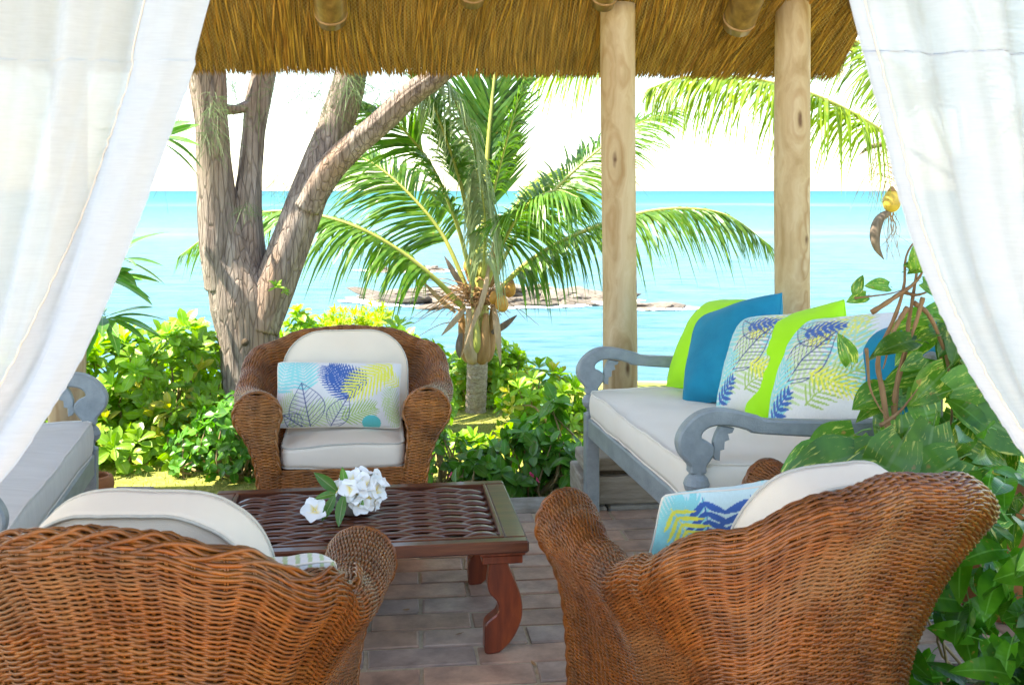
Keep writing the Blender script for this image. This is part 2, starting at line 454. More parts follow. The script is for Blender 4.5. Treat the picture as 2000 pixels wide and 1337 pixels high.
def post_mat():
    """pale debarked timber with long grain, brown streaks and knots"""
    m, nt, b = nodes('debarked_timber'); L = nt.links.new
    tc = nt.nodes.new('ShaderNodeTexCoord'); oi = nt.nodes.new('ShaderNodeObjectInfo')
    ad = N(nt, 'ShaderNodeVectorMath', operation='ADD'); L(tc.outputs['Object'], ad.inputs[0])
    s = N(nt, 'ShaderNodeVectorMath', operation='SCALE'); s.inputs['Scale'].default_value = 3.7; L(oi.outputs['Location'], s.inputs[0]); L(s.outputs[0], ad.inputs[1])
    vo = N(nt, 'ShaderNodeTexVoronoi', i_Scale=1.0); mpv = N(nt, 'ShaderNodeMapping'); mpv.inputs['Scale'].default_value = (7, 7, 2.6); nd = N(nt, 'ShaderNodeTexNoise', i_Scale=5., i_Detail=3.); L(ad.outputs[0], nd.inputs['Vector']); da = N(nt, 'ShaderNodeVectorMath', operation='MULTIPLY_ADD'); L(nd.outputs[1], da.inputs[0]); da.inputs[1].default_value = (.09, .09, .16); L(ad.outputs[0], da.inputs[2]); L(da.outputs[0], mpv.inputs[0]); L(mpv.outputs[0], vo.inputs['Vector'])
    knot = ramp(nt, vo.outputs['Distance'], [(.05, (1, 1, 1)), (.13, (0, 0, 0))])
    ring = ramp(nt, vo.outputs['Distance'], [(.26, (0, 0, 0)), (.31, (1, 1, 1)), (.335, (1, 1, 1)), (.40, (0, 0, 0))])
    mp = N(nt, 'ShaderNodeMapping'); mp.inputs['Scale'].default_value = (9, 9, .55); L(ad.outputs[0], mp.inputs[0])
    wa = N(nt, 'ShaderNodeVectorMath', operation='ADD'); L(mp.outputs[0], wa.inputs[0])
    ks = N(nt, 'ShaderNodeVectorMath', operation='SCALE'); ks.inputs['Scale'].default_value = 1.3; L(vo.outputs['Distance'], ks.inputs[0]); L(ks.outputs[0], wa.inputs[1])
    n1 = N(nt, 'ShaderNodeTexNoise', i_Scale=1.1, i_Detail=7., i_Roughness=.6); L(wa.outputs[0], n1.inputs['Vector'])
    base = ramp(nt, n1.outputs[0], [(.3, (.31, .19, .08)), (.5, (.46, .325, .18)), (.72, (.58, .455, .30))])
    n2 = N(nt, 'ShaderNodeTexNoise', i_Scale=.55, i_Detail=3.); L(wa.outputs[0], n2.inputs['Vector'])
    st = ramp(nt, n2.outputs[0], [(.60, (0, 0, 0)), (.66, (.8, .8, .8)), (.70, (.15, .15, .15))])
    def mix(a, f, c):
        mx = N(nt, 'ShaderNodeMix', data_type='RGBA'); L(f, mx.inputs[0]); L(a, mx.inputs[6]); mx.inputs[7].default_value = (*c, 1); return mx.outputs[2]
    o = mix(base.outputs[0], st.outputs[0], (.30, .17, .07))
    sc2 = N(nt, 'ShaderNodeMath', operation='MULTIPLY'); L(ring.outputs[0], sc2.inputs[0]); sc2.inputs[1].default_value = .38
    o = mix(o, sc2.outputs[0], (.34, .19, .08))
    o = mix(o, knot.outputs[0], (.14, .07, .035))
    L(o, b.inputs['Base Color']); b.inputs['Roughness'].default_value = .6; b.inputs['Specular IOR Level'].default_value = .3
    bp = N(nt, 'ShaderNodeBump', i_Strength=.25, i_Distance=.01); L(n1.outputs[0], bp.inputs['Height']); L(bp.outputs[0], b.inputs['Normal'])
    return m


M['post'] = post_mat()


def bark_mat(name, cols, scale=6., zs=.22, bump=1.0):
    m, nt, b = nodes(name); L = nt.links.new
    v = coords(nt, (1, 1, zs))
    n1 = N(nt, 'ShaderNodeTexNoise', i_Scale=scale * 3.2, i_Detail=9., i_Roughness=.68, i_Distortion=.6); L(v, n1.inputs['Vector'])
    n2 = N(nt, 'ShaderNodeTexNoise', i_Scale=scale * .5, i_Detail=3.); L(v, n2.inputs['Vector'])
    vo = N(nt, 'ShaderNodeTexVoronoi', i_Scale=scale * 5., feature='DISTANCE_TO_EDGE'); L(v, vo.inputs['Vector'])
    base = ramp(nt, n1.outputs[0], [(.28, cols[0]), (.5, cols[1]), (.72, cols[2])])
    mx = N(nt, 'ShaderNodeMix', data_type='RGBA'); r2 = ramp(nt, n2.outputs[0], [(.52, (0, 0, 0)), (.68, (.75, .75, .75))])
    L(r2.outputs[0], mx.inputs[0]); L(base.outputs[0], mx.inputs[6]); mx.inputs[7].default_value = (*cols[3], 1)
    mc = N(nt, 'ShaderNodeMix', data_type='RGBA', blend_type='MULTIPLY'); mc.inputs[0].default_value = .5
    rv = ramp(nt, vo.outputs[0], [(.0, (.35, .3, .28)), (.09, (1, 1, 1))]); L(mx.outputs[2], mc.inputs[6]); L(rv.outputs[0], mc.inputs[7])
    L(mc.outputs[2], b.inputs['Base Color']); b.inputs['Roughness'].default_value = .9; b.inputs['Specular IOR Level'].default_value = .2
    ma = N(nt, 'ShaderNodeMath', operation='MULTIPLY_ADD'); L(rv.outputs[0], ma.inputs[0]); ma.inputs[1].default_value = .35; L(n1.outputs[0], ma.inputs[2])
    bp = N(nt, 'ShaderNodeBump', i_Strength=bump, i_Distance=.03); L(ma.outputs[0], bp.inputs['Height']); L(bp.outputs[0], b.inputs['Normal'])
    return m


M['bark'] = bark_mat('casuarina_bark', [(.12, .09, .08), (.29, .235, .205), (.48, .41, .365), (.36, .235, .165)], 6., .13, 1.0)
M['palm_bark'] = bark_mat('palm_bark', [(.26, .19, .14), (.44, .35, .28), (.58, .49, .41), (.34, .26, .19)], 6., 2.2, .6)
M['brick'] = None


def brick_mat():
    m, nt, b = nodes('clay_paver'); L = nt.links.new
    oi = nt.nodes.new('ShaderNodeObjectInfo'); v = coords(nt)
    ad = N(nt, 'ShaderNodeVectorMath', operation='ADD'); L(v, ad.inputs[0]); s = N(nt, 'ShaderNodeVectorMath', operation='SCALE'); s.inputs['Scale'].default_value = 13.1
    L(oi.outputs['Location'], s.inputs[0]); L(s.outputs[0], ad.inputs[1])
    base = ramp(nt, oi.outputs['Random'], [(0, (.42, .27, .19)), (.25, (.52, .34, .245)), (.5, (.46, .335, .265)), (.75, (.37, .285, .245)), (1, (.56, .365, .26))])
    n1 = N(nt, 'ShaderNodeTexNoise', i_Scale=7., i_Detail=7., i_Roughness=.65); L(ad.outputs[0], n1.inputs['Vector'])
    r1 = ramp(nt, n1.outputs[0], [(.28, (.50, .49, .50)), (.72, (1.25, 1.18, 1.12))])
    mx = N(nt, 'ShaderNodeMix', data_type='RGBA', blend_type='MULTIPLY'); mx.inputs[0].default_value = 1; L(base.outputs[0], mx.inputs[6]); L(r1.outputs[0], mx.inputs[7])
    L(mx.outputs[2], b.inputs['Base Color'])
    rr = ramp(nt, n1.outputs[0], [(.3, (.62, .62, .62)), (.7, (.42, .42, .42))]); L(rr.outputs[0], b.inputs['Roughness'])
    n2 = N(nt, 'ShaderNodeTexNoise', i_Scale=60., i_Detail=5.); L(ad.outputs[0], n2.inputs['Vector'])
    bp = N(nt, 'ShaderNodeBump', i_Strength=.25, i_Distance=.006); L(n2.outputs[0], bp.inputs['Height']); L(bp.outputs[0], b.inputs['Normal'])
    return m


M['brick'] = brick_mat()


def wood_mat(name, c1, c2, c3, rough, coat, st=(1.2, 14, 14)):
    m, nt, b = nodes(name); L = nt.links.new
    v = coords(nt, st)
    n1 = N(nt, 'ShaderNodeTexNoise', i_Scale=3., i_Detail=8., i_Roughness=.6, i_Distortion=.4); L(v, n1.inputs['Vector'])
    r = ramp(nt, n1.outputs[0], [(.3, c1), (.55, c2), (.75, c3)]); L(r.outputs[0], b.inputs['Base Color'])
    b.inputs['Roughness'].default_value = rough; b.inputs['Coat Weight'].default_value = coat; b.inputs['Coat Roughness'].default_value = .06
    bp = N(nt, 'ShaderNodeBump', i_Strength=.05, i_Distance=.004); L(n1.outputs[0], bp.inputs['Height']); L(bp.outputs[0], b.inputs['Normal'])
    return m


M['mahogany'] = wood_mat('dark_red_mahogany', (.055, .016, .009), (.115, .033, .015), (.19, .062, .026), .30, .35)
M['mahogany_leg'] = wood_mat('dark_red_mahogany_leg', (.085, .013, .005), (.20, .034, .010), (.31, .065, .016), .34, .2, (8, 8, 1.4))
M['rafter'] = wood_mat('rafter_pole', (.10, .05, .012), (.20, .11, .025), (.30, .18, .05), .45, .1, (8, 8, 1))


def thatch_mat(name, cols):
    m, nt, b = nodes(name); L = nt.links.new
    v = coords(nt, (60, 2.2, 2.2)); n1 = N(nt, 'ShaderNodeTexNoise', i_Scale=1.5, i_Detail=8., i_Roughness=.7); L(v, n1.inputs['Vector'])
    r = ramp(nt, n1.outputs[0], [(.3, cols[0]), (.52, cols[1]), (.75, cols[2])])
    at = N(nt, 'ShaderNodeVertexColor', layer_name='Col')
    mx = N(nt, 'ShaderNodeMix', data_type='RGBA', blend_type='MULTIPLY'); mx.inputs[0].default_value = 1; L(r.outputs[0], mx.inputs[6]); L(at.outputs[0], mx.inputs[7])
    L(mx.outputs[2], b.inputs['Base Color']); b.inputs['Roughness'].default_value = .7; b.inputs['Specular IOR Level'].default_value = .3
    bp = N(nt, 'ShaderNodeBump', i_Strength=.8, i_Distance=.02); L(n1.outputs[0], bp.inputs['Height']); L(bp.outputs[0], b.inputs['Normal'])
    return m


M['thatch'] = thatch_mat('straw_thatch', [(.20, .085, .013), (.46, .24, .037), (.74, .46, .10)])
M['net'] = pm('thatch_net', (.50, .38, .14), (.56, .44, .18), 30, .7)


def curtain_mat(name, clear):
    m, nt, b = nodes(name); L = nt.links.new
    nt.nodes.remove(b)
    df = nt.nodes.new('ShaderNodeBsdfDiffuse'); tr = nt.nodes.new('ShaderNodeBsdfTranslucent'); tp = nt.nodes.new('ShaderNodeBsdfTransparent')
    v = coords(nt, (1, 1, 1)); nz = N(nt, 'ShaderNodeTexNoise', i_Scale=60., i_Detail=6., i_Roughness=.7); L(v, nz.inputs['Vector'])
    v2 = coords(nt, (30, 30, 400)); nw = N(nt, 'ShaderNodeTexNoise', i_Scale=1., i_Detail=4.); L(v2, nw.inputs['Vector'])
    r = ramp(nt, nw.outputs[0], [(.3, (.60, .635, .70)), (.7, (.73, .77, .84))])
    L(r.outputs[0], df.inputs[0]); tr.inputs[0].default_value = (.74, .78, .85, 1)
    m1 = nt.nodes.new('ShaderNodeMixShader'); m1.inputs[0].default_value = .58; L(df.outputs[0], m1.inputs[1]); L(tr.outputs[0], m1.inputs[2])
    m2 = nt.nodes.new('ShaderNodeMixShader'); rr = ramp(nt, nz.outputs[0], [(.3, (clear * .5,) * 3), (.75, (clear * 1.5,) * 3)]); L(rr.outputs[0], m2.inputs[0])
    L(m1.outputs[0], m2.inputs[1]); L(tp.outputs[0], m2.inputs[2]); L(m2.outputs[0], nt.nodes['Material Output'].inputs[0])
    bp = N(nt, 'ShaderNodeBump', i_Strength=.25, i_Distance=.003); L(nw.outputs[0], bp.inputs['Height']); L(bp.outputs[0], df.inputs['Normal'])
    return m


M['curtain'] = curtain_mat('sheer_linen', .05)
M['hem'] = curtain_mat('doubled_linen', .02)


def sea_mat():
    m, nt, b = nodes('sea_water'); L = nt.links.new
    tc = nt.nodes.new('ShaderNodeTexCoord'); sp = nt.nodes.new('ShaderNodeSeparateXYZ'); L(tc.outputs['Object'], sp.inputs[0])
    # distance bands follow the depth of the lagoon: log10 of metres out
    wv = N(nt, 'ShaderNodeTexNoise', i_Scale=.012, i_Detail=4.); L(tc.outputs['Object'], wv.inputs['Vector'])
    ya = N(nt, 'ShaderNodeMath', operation='MULTIPLY_ADD'); L(wv.outputs[0], ya.inputs[0]); ya.inputs[1].default_value = .55; ya.inputs[2].default_value = .725
    ym = N(nt, 'ShaderNodeMath', operation='MULTIPLY'); L(sp.outputs[1], ym.inputs[0]); L(ya.outputs[0], ym.inputs[1])
    mxm = N(nt, 'ShaderNodeMath', operation='MAXIMUM'); L(ym.outputs[0], mxm.inputs[0]); mxm.inputs[1].default_value = 1.
    lg = N(nt, 'ShaderNodeMath', operation='LOGARITHM'); L(mxm.outputs[0], lg.inputs[0]); lg.inputs[1].default_value = 10
    sc = N(nt, 'ShaderNodeMath', operation='MULTIPLY'); L(lg.outputs[0], sc.inputs[0]); sc.inputs[1].default_value = .25
    # .25*log10(Y): 15 m .294, 40 m .40, 100 m .5, 200 m .575, 400 m .65, 1 km .75
    c = ramp(nt, sc.outputs[0], [(.28, (.12, .22, .24)), (.33, (.072, .155, .20)), (.40, (.090, .18, .22)), (.455, (.10, .19, .225)), (.51, (.095, .195, .225)),
                                 (.60, (.05, .18, .19)), (.665, (.025, .16, .18)), (.75, (.012, .12, .15)), (.85, (.010, .105, .14))])
    # breakers on the reef and round the rocks
    mp = N(nt, 'ShaderNodeMapping'); mp.inputs['Scale'].default_value = (.015, .09, 1); L(tc.outputs['Object'], mp.inputs[0])
    nf = N(nt, 'ShaderNodeTexNoise', i_Scale=1.2, i_Detail=8., i_Roughness=.65); L(mp.outputs[0], nf.inputs['Vector'])
    reef = ramp(nt, sc.outputs[0], [(.475, (0, 0, 0)), (.492, (.14, .14, .14)), (.505, (.08, .08, .08)), (.52, (.0, .0, .0)), (.60, (0, 0, 0)), (.615, (.16, .16, .16)), (.635, (0, 0, 0))])
    fo = ramp(nt, nf.outputs[0], [(.40, (0, 0, 0)), (.62, (1, 1, 1))])
    fm = N(nt, 'ShaderNodeMath', operation='MULTIPLY'); L(reef.outputs[0], fm.inputs[0]); L(fo.outputs[0], fm.inputs[1])
    fm2 = N(nt, 'ShaderNodeMath', operation='MULTIPLY'); L(fm.outputs[0], fm2.inputs[0]); fm2.inputs[1].default_value = .8
    mp3 = N(nt, 'ShaderNodeMapping'); mp3.inputs['Scale'].default_value = (.55, 1.7, 1); L(tc.outputs['Object'], mp3.inputs[0])
    n3 = N(nt, 'ShaderNodeTexNoise', i_Scale=.8, i_Detail=9., i_Roughness=.7, i_Distortion=.5); L(mp3.outputs[0], n3.inputs['Vector'])
    r3 = ramp(nt, n3.outputs[0], [(.36, (.40, .62, .78)), (.50, (.8, .9, .95)), (.62, (1.0, 1., 1.))])
    mm = N(nt, 'ShaderNodeMix', data_type='RGBA', blend_type='MULTIPLY'); mm.inputs[0].default_value = 1.; L(c.outputs[0], mm.inputs[6]); L(r3.outputs[0], mm.inputs[7])
    mx = N(nt, 'ShaderNodeMix', data_type='RGBA'); L(fm2.outputs[0], mx.inputs[0]); L(mm.outputs[2], mx.inputs[6]); mx.inputs[7].default_value = (.8, .84, .84, 1)
    L(mx.outputs[2], b.inputs['Base Color']); b.inputs['Roughness'].default_value = .45; b.inputs['Specular IOR Level'].default_value = .06
    bp = N(nt, 'ShaderNodeBump', i_Strength=.6, i_Distance=.25); L(n3.outputs[0], bp.inputs['Height']); L(bp.outputs[0], b.inputs['Normal'])
    return m


M['sea'] = sea_mat()


def ground_mat():
    m, nt, b = nodes('lawn_and_beach'); L = nt.links.new
    tc = nt.nodes.new('ShaderNodeTexCoord'); sp = nt.nodes.new('ShaderNodeSeparateXYZ'); L(tc.outputs['Object'], sp.inputs[0])
    nz = N(nt, 'ShaderNodeTexNoise', i_Scale=1.3, i_Detail=6.); L(tc.outputs['Object'], nz.inputs['Vector'])
    ya = N(nt, 'ShaderNodeMath', operation='MULTIPLY_ADD'); L(nz.outputs[0], ya.inputs[0]); ya.inputs[1].default_value = 2.; L(sp.outputs[1], ya.inputs[2])
    mr = N(nt, 'ShaderNodeMapRange'); mr.inputs[1].default_value = 7.2; mr.inputs[2].default_value = 8.2
    yc = N(nt, 'ShaderNodeMath', operation='SUBTRACT'); L(ya.outputs[0], yc.inputs[0]); yc.inputs[1].default_value = 3.; yb = N(nt, 'ShaderNodeMath', operation='ABSOLUTE'); L(yc.outputs[0], yb.inputs[0]); L(yb.outputs[0], mr.inputs[0])  # sand behind the camera is added, unseen, to bounce warm light
    n2 = N(nt, 'ShaderNodeTexNoise', i_Scale=16., i_Detail=8., i_Roughness=.7); L(tc.outputs['Object'], n2.inputs['Vector'])
    g = ramp(nt, n2.outputs[0], [(.3, (.12, .16, .03)), (.5, (.27, .27, .06)), (.7, (.40, .36, .13))])
    s = ramp(nt, n2.outputs[0], [(.3, (.60, .53, .42)), (.7, (.74, .68, .58))])
    mx = N(nt, 'ShaderNodeMix', data_type='RGBA'); L(mr.outputs[0], mx.inputs[0]); L(g.outputs[0], mx.inputs[6]); L(s.outputs[0], mx.inputs[7])
    L(mx.outputs[2], b.inputs['Base Color']); b.inputs['Roughness'].default_value = .95; b.inputs['Specular IOR Level'].default_value = .15
    bp = N(nt, 'ShaderNodeBump', i_Strength=.6, i_Distance=.03); L(n2.outputs[0], bp.inputs['Height']); L(bp.outputs[0], b.inputs['Normal'])
    return m


M['ground'] = ground_mat()
M['grass'] = pm('grass_blade', (.22, .27, .05), (.42, .40, .13), 3, .8, trans=.3)


def rock_mat():
    m, nt, b = nodes('strata_rock'); L = nt.links.new
    v = coords(nt, (1, 1, 5)); n1 = N(nt, 'ShaderNodeTexNoise', i_Scale=1.4, i_Detail=9., i_Roughness=.7); L(v, n1.inputs['Vector'])
    oi = nt.nodes.new('ShaderNodeObjectInfo')
    r = ramp(nt, n1.outputs[0], [(.3, (.06, .048, .038)), (.5, (.17, .138, .11)), (.7, (.30, .255, .20))])
    hs = nt.nodes.new('ShaderNodeHueSaturation'); mr = N(nt, 'ShaderNodeMapRange'); mr.inputs[3].default_value = .65; mr.inputs[4].default_value = 1.2
    L(oi.outputs['Random'], mr.inputs[0]); L(mr.outputs[0], hs.inputs['Value']); L(r.outputs[0], hs.inputs['Color'])
    L(hs.outputs[0], b.inputs['Base Color']); b.inputs['Roughness'].default_value = .85
    bp = N(nt, 'ShaderNodeBump', i_Strength=.9, i_Distance=.15); L(n1.outputs[0], bp.inputs['Height']); L(bp.outputs[0], b.inputs['Normal'])
    return m


M['rock'] = rock_mat()
M['foam'] = pm('sea_foam', (.72, .80, .82), (.86, .88, .88), 3, .9)
# ------------------------------------------------------------------ ground, sea, patio
PA = R(5.7)                                    # the patio, roof and table stand 5.7 degrees off the view axis
cPA, sPA = math.cos(PA), math.sin(PA)


def pat(x, y):
    """patio frame -> world"""
    return x * cPA - y * sPA, x * sPA + y * cPA


def ground_z(X, Y):
    t = np.clip((Y - 9.0) / 10.0, 0, 1)
    z = -.12 - 2.75 * t ** 1.25
    z = np.where(Y > 19, -2.87 - (Y - 19) * .06, z)
    return z + .02 * snoise(np.stack([X, Y, 0 * X], -1), 1.2, 3) * np.clip((np.abs(Y - 2.) - 4.) / 2., 0, 1)


xs = np.unique(np.concatenate([np.linspace(-14, 14, 57), np.linspace(-400, 400, 33)]))
ys = np.unique(np.concatenate([np.linspace(-10, 30, 81), np.linspace(-400, -10, 14), np.linspace(30, 60, 7)]))
GX, GY = np.meshgrid(xs, ys, indexing='ij')
gm = mesh('ground', np.stack([GX, GY, ground_z(GX, GY)], -1), grid_faces(len(xs), len(ys)), None, M['ground'])
tag(obj('ground', gm), 'yellow green lawn sloping down to a white sand beach', kind='structure')

SEA = -2.5
xs = np.array([-30000, -3000, -400, -60, 0, 60, 400, 3000, 30000.]); ys = np.array([12., 30, 60, 150, 400, 1500, 6000, 30000])
GX, GY = np.meshgrid(xs, ys, indexing='ij')
tag(obj('sea', mesh('sea', np.stack([GX, GY, GX * 0 + SEA], -1), grid_faces(len(xs), len(ys)), None, M['sea'])), 'turquoise lagoon with a white reef line below the horizon', kind='structure')

# grass blades on the strip of lawn behind the patio
nb = 16000
bx_ = rng.uniform(-4.2, 1.6, nb); by_ = 5.3 + rng.uniform(0, 1, nb) ** 1.5 * 3.2
bz_ = ground_z(bx_, by_); h = rng.uniform(.015, .05, nb); a = rng.uniform(0, 6.28, nb); ln = rng.normal(0, .02, (nb, 2))
P0 = np.stack([bx_, by_, bz_ - .01], -1); d = np.stack([np.cos(a), np.sin(a), 0 * a], -1) * .004
V = np.stack([P0 - d, P0 + d, P0 + np.stack([ln[:, 0], ln[:, 1], h], -1)], 1).reshape(-1, 3)
tag(obj('grass', mesh('grass', V, None, np.arange(nb * 3).reshape(-1, 3), M['grass'], False)), 'short dry yellow green grass behind the patio edge', 'grass', kind='stuff')

# patio: mortar bed, clay pavers, concrete kerb
patio = empty('patio_floor', (0, 0, 0), PA); tag(patio, 'patio of grey brown clay pavers in running bond', kind='structure')
V, Q, T = box(-4.6, 3.2, -1.2, 5.0, -.20, -.007)
obj('mortar_bed', mesh('mortar_bed', V, Q, T, M['mortar'], False), patio)
BL, BW, JT = .376, .144, .015
bm_ = []
for k in range(5):
    V, Q, T = box(-BL / 2 + JT / 2, BL / 2 - JT / 2, -BW / 2 + JT / 2, BW / 2 - JT / 2, -.05, 0, .0045)
    V = V + np.stack([rng.normal(0, .0026, len(V)), rng.normal(0, .0026, len(V)), 0 * V[:, 0]], -1)
    bm_.append(mesh('brick', V, Q, T, M['brick'], False))
spots = []
for j in range(int(6.2 / BW)):
    y = 5.0 - BW * (j + .5)
    for i in range(-13, 10):
        x = (i + .5 * (j % 2)) * BL + .04
        if -4.6 < x - BL / 2 and x + BL / 2 < 3.2: spots.append((x, y))


def brick_seen(p):
    X, Y = pat(*p)
    if Y < 2.2: return 9
    px, py = 1000 + 2000 * X / Y, 372 + 3160 / Y
    return math.hypot(max(0, abs(px - 880) - 250) / 400, max(0, abs(py - 1200) - 150) / 400)


spots.sort(key=brick_seen)
for p in spots[:290]:
    k = rng.integers(5)
    obj('brick', bm_[k], patio, (p[0] + rng.normal(0, .0015), p[1] + rng.normal(0, .0015), rng.normal(0, .0014)), (rng.normal(0, .002), rng.normal(0, .002), rng.normal(0, .004) + math.pi * rng.integers(2)))
mb = MB()
for p in spots[290:]:
    V, Q, T = box(p[0] - BL / 2 + JT / 2, p[0] + BL / 2 - JT / 2, p[1] - BW / 2 + JT / 2, p[1] + BW / 2 - JT / 2, -.05, rng.normal(0, .0014), .0045)
    mb.add(V, Q, T)
tag(mb.build('paving', M['brick'], patio, False), kind='stuff')
x = -4.6
while x < 3.2:
    w = min(.62, 3.2 - x)
    V, Q, T = box(x + .004, x + w - .004, 5.004, 5.22, -.22, .012 + rng.normal(0, .003), .012)
    obj('kerb_stone', mesh('kerb_stone', V, Q, T, M['concrete'], False), patio); x += w

# ------------------------------------------------------------------ thatched roof (local x along the eave, y up the slope towards the house)
SL = R(35)
roof = empty('thatched_roof', (0, 5.735, 2.262), PA)
tag(roof, 'straw thatch awning held by a fine net, seen from below', 'roof')
RX0, RX1, RS = -7.0, 1.90, 5.6


def slope(x, s, d):
    """x along eave, s metres up the slope, d metres below the underside"""
    x, s, d = np.broadcast_arrays(np.asarray(x, float), np.asarray(s, float), np.asarray(d, float))
    return np.stack([x, -s * math.cos(SL) - d * math.sin(SL), s * math.sin(SL) - d * math.cos(SL)], -1)


xs = np.linspace(RX0, RX1, 120); ss = np.linspace(0, RS, 60)
A, B = np.meshgrid(xs, ss, indexing='ij')
under = slope(A, B, .008 * snoise(np.stack([A * 3, B, 0 * A], -1), 4, 5)); top = slope(A, B, -.24 + 0 * A)
nx_, ny_ = len(xs), len(ss); F = grid_faces(nx_, ny_)
edge = []
idx = np.arange(nx_ * ny_).reshape(nx_, ny_)
for ring in (idx[:, 0], idx[::-1, -1], idx[0, ::-1], idx[-1, :]):
    for a_, b_ in zip(ring[:-1], ring[1:]): edge.append([a_, b_, b_ + nx_ * ny_, a_ + nx_ * ny_])
V = np.concatenate([under.reshape(-1, 3), top.reshape(-1, 3)])
obj('thatch_layer', mesh('thatch_layer', V, np.concatenate([F, F[:, ::-1] + nx_ * ny_, np.array(edge)]), None, M['thatch'], False, np.full((len(V), 3), .55)), roof)
# loose straw strands, each a tapering three-sided blade
def strands(n, x0, x1, s0, s1, l0, l1, w, dmax, tilt, cr, fan=0.):
    x = rng.uniform(x0, x1, n); s = rng.uniform(s0, s1, n); l = rng.uniform(l0, l1, n); d = rng.uniform(.002, dmax, n)
    clump = .09 * snoise(np.stack([x, s * .4, 0 * x], -1), 9, 11)
    ta = rng.normal(0, tilt, n) + clump * 1.6 + fan * np.clip((x - .2) / 1.7, 0, 1)
    s2 = np.maximum(s - l * np.cos(ta), -.03 - rng.uniform(0, .02, n)); x2 = x - (s - s2) * np.tan(ta)
    d2 = d + rng.uniform(-.004, .012, n); ww = w * rng.uniform(.5, 1.5, n)
    p, q = slope(x, s, d), slope(x2, s2, d2); mid = (p + q) / 2 + slope(0 * x, 0 * s, rng.uniform(0, .01, n)) * 1.0
    t = unit(q - p); nrm = slope(0., 0., 1.); side = unit(np.cross(t, nrm))
    V = np.stack([p - side * ww[:, None] * .4, p + side * ww[:, None] * .4, mid - side * ww[:, None], mid + side * ww[:, None], mid + nrm * ww[:, None] * .9, q], 1)
    o = (np.arange(n) * 6)[:, None]
    T = np.concatenate([o + np.array(t_) for t_ in ([0, 2, 4], [0, 4, 1], [1, 4, 3], [2, 5, 4], [4, 5, 3])])
    c = cr[0] + (cr[1] - cr[0]) * rng.uniform(0, 1, (n, 1)) * np.ones(3)
    c = c * (1 + rng.normal(0, .08, (n, 3)) * np.array([.3, .5, 1.]))
    return V.reshape(-1, 3), T, np.repeat(c, 6, 0)


mb = MB()
V, T, C = strands(15000, -2.6, RX1 - .02, .05, 1.25, .28, .6, .0042, .045, .05, (.45, 1.25), .22); mb.add(V, None, T, C)
V, T, C = strands(2500, RX0, -2.6, .05, 1.25, .28, .6, .0055, .045, .05, (.45, 1.2)); mb.add(V, None, T, C)
V, T, C = strands(7000, RX0, RX1, 1.0, RS, .4, .9, .010, .05, .05, (.45, 1.2)); mb.add(V, None, T, C)
tag(mb.build('straw', M['thatch'], roof, True), kind='stuff')
# shaggy cut edge along the eave and up the open end
mb = MB(); n = 9000
x = rng.uniform(-2.7, RX1 + .01, n); d = rng.uniform(-.24, .03, n) ; s = rng.uniform(-.02, .10, n)
p = slope(x, s, d); q = p + np.stack([rng.normal(0, .014, n), rng.uniform(.0, .02, n), -rng.uniform(.012, .036, n)], -1)
# end of the roof
n2 = 4000
p2 = slope(RX1 - rng.uniform(0, .03, n2), rng.uniform(0, 1.6, n2), rng.uniform(-.24, .03, n2)); q2 = p2 + np.stack([rng.uniform(.0, .035, n2), rng.normal(0, .02, n2), -rng.uniform(0, .03, n2)], -1)
p, q = np.vstack([p, p2]), np.vstack([q, q2]); n += n2
sd_ = np.stack([np.full(n, .0028), rng.normal(0, .0015, n), 0 * q[:, 0]], -1)
V = np.stack([p - sd_, p + sd_, q], 1).reshape(-1, 3)
C = np.repeat(rng.uniform(.28, .8, (n, 1)) * np.array([1.0, .78, .6]), 3, 0)
mb.add(V, None, np.arange(n * 3).reshape(-1, 3), C)
tag(mb.build('cut_straw_edge', M['thatch'], roof, False), kind='stuff')
# diamond net over the straw
mb = MB(); g = .018
lines = []
for sgn in (-1, 1):
    for x0 in np.arange(-2.6 - 1.3, RX1 + 1.3, g * 1.2):
        s = np.linspace(.02, 1.2, 14); xx = x0 + sgn * (s - .6) * .75
        k = (xx > -2.6) & (xx < RX1 - .02)
        if k.sum() < 3: continue
        d_ = .050 + .007 * snoise(np.stack([xx * 3, s, 0 * s], -1), 4, 9)
        p = slope(xx[k], s[k], d_[k]); m_ = len(p)
        e = np.array([.0007, 0, 0])
        V = np.stack([p - e, p + e], 1).reshape(-1, 3); i = np.arange(m_ - 1) * 2
        mb.add(V, np.stack([i, i + 1, i + 3, i + 2], -1))
tag(mb.build('net', M['net'], roof, False), kind='stuff')

# rafters under the thatch: round poles with cut lower ends
for i, (x, s0, r) in enumerate([(-.96, .50, .080), (-.26, .64, .066), (.40, .64, .066), (1.13, .51, .084), (1.74, .66, .07), (-1.9, .45, .075), (-2.7, .4, .075)]):
    p0, p1 = slope(x, s0, .062 + r), slope(x + .01, 5.4, .062 + r)
    P = p0 + (p1 - p0) * np.linspace(0, 1, 14)[:, None] ** 1.6
    rr = r * (1 + .02 * np.sin(np.arange(14) * 2.1)); rr[0] *= .9
    V, Q, T = tube(P, rr, 20)
    o = obj('rafter', mesh('rafter', V, Q, T, M['rafter']), roof)
    # binding ring near the end
    P = slope(x, s0 + np.array([.045, .052, .06]), .062 + r); V, Q, T = tube(P, np.array([r * 1.0, r * 1.035, r * 1.0]), 20)
    obj('binding', mesh('binding', V, Q, T, M['fibre']), o)

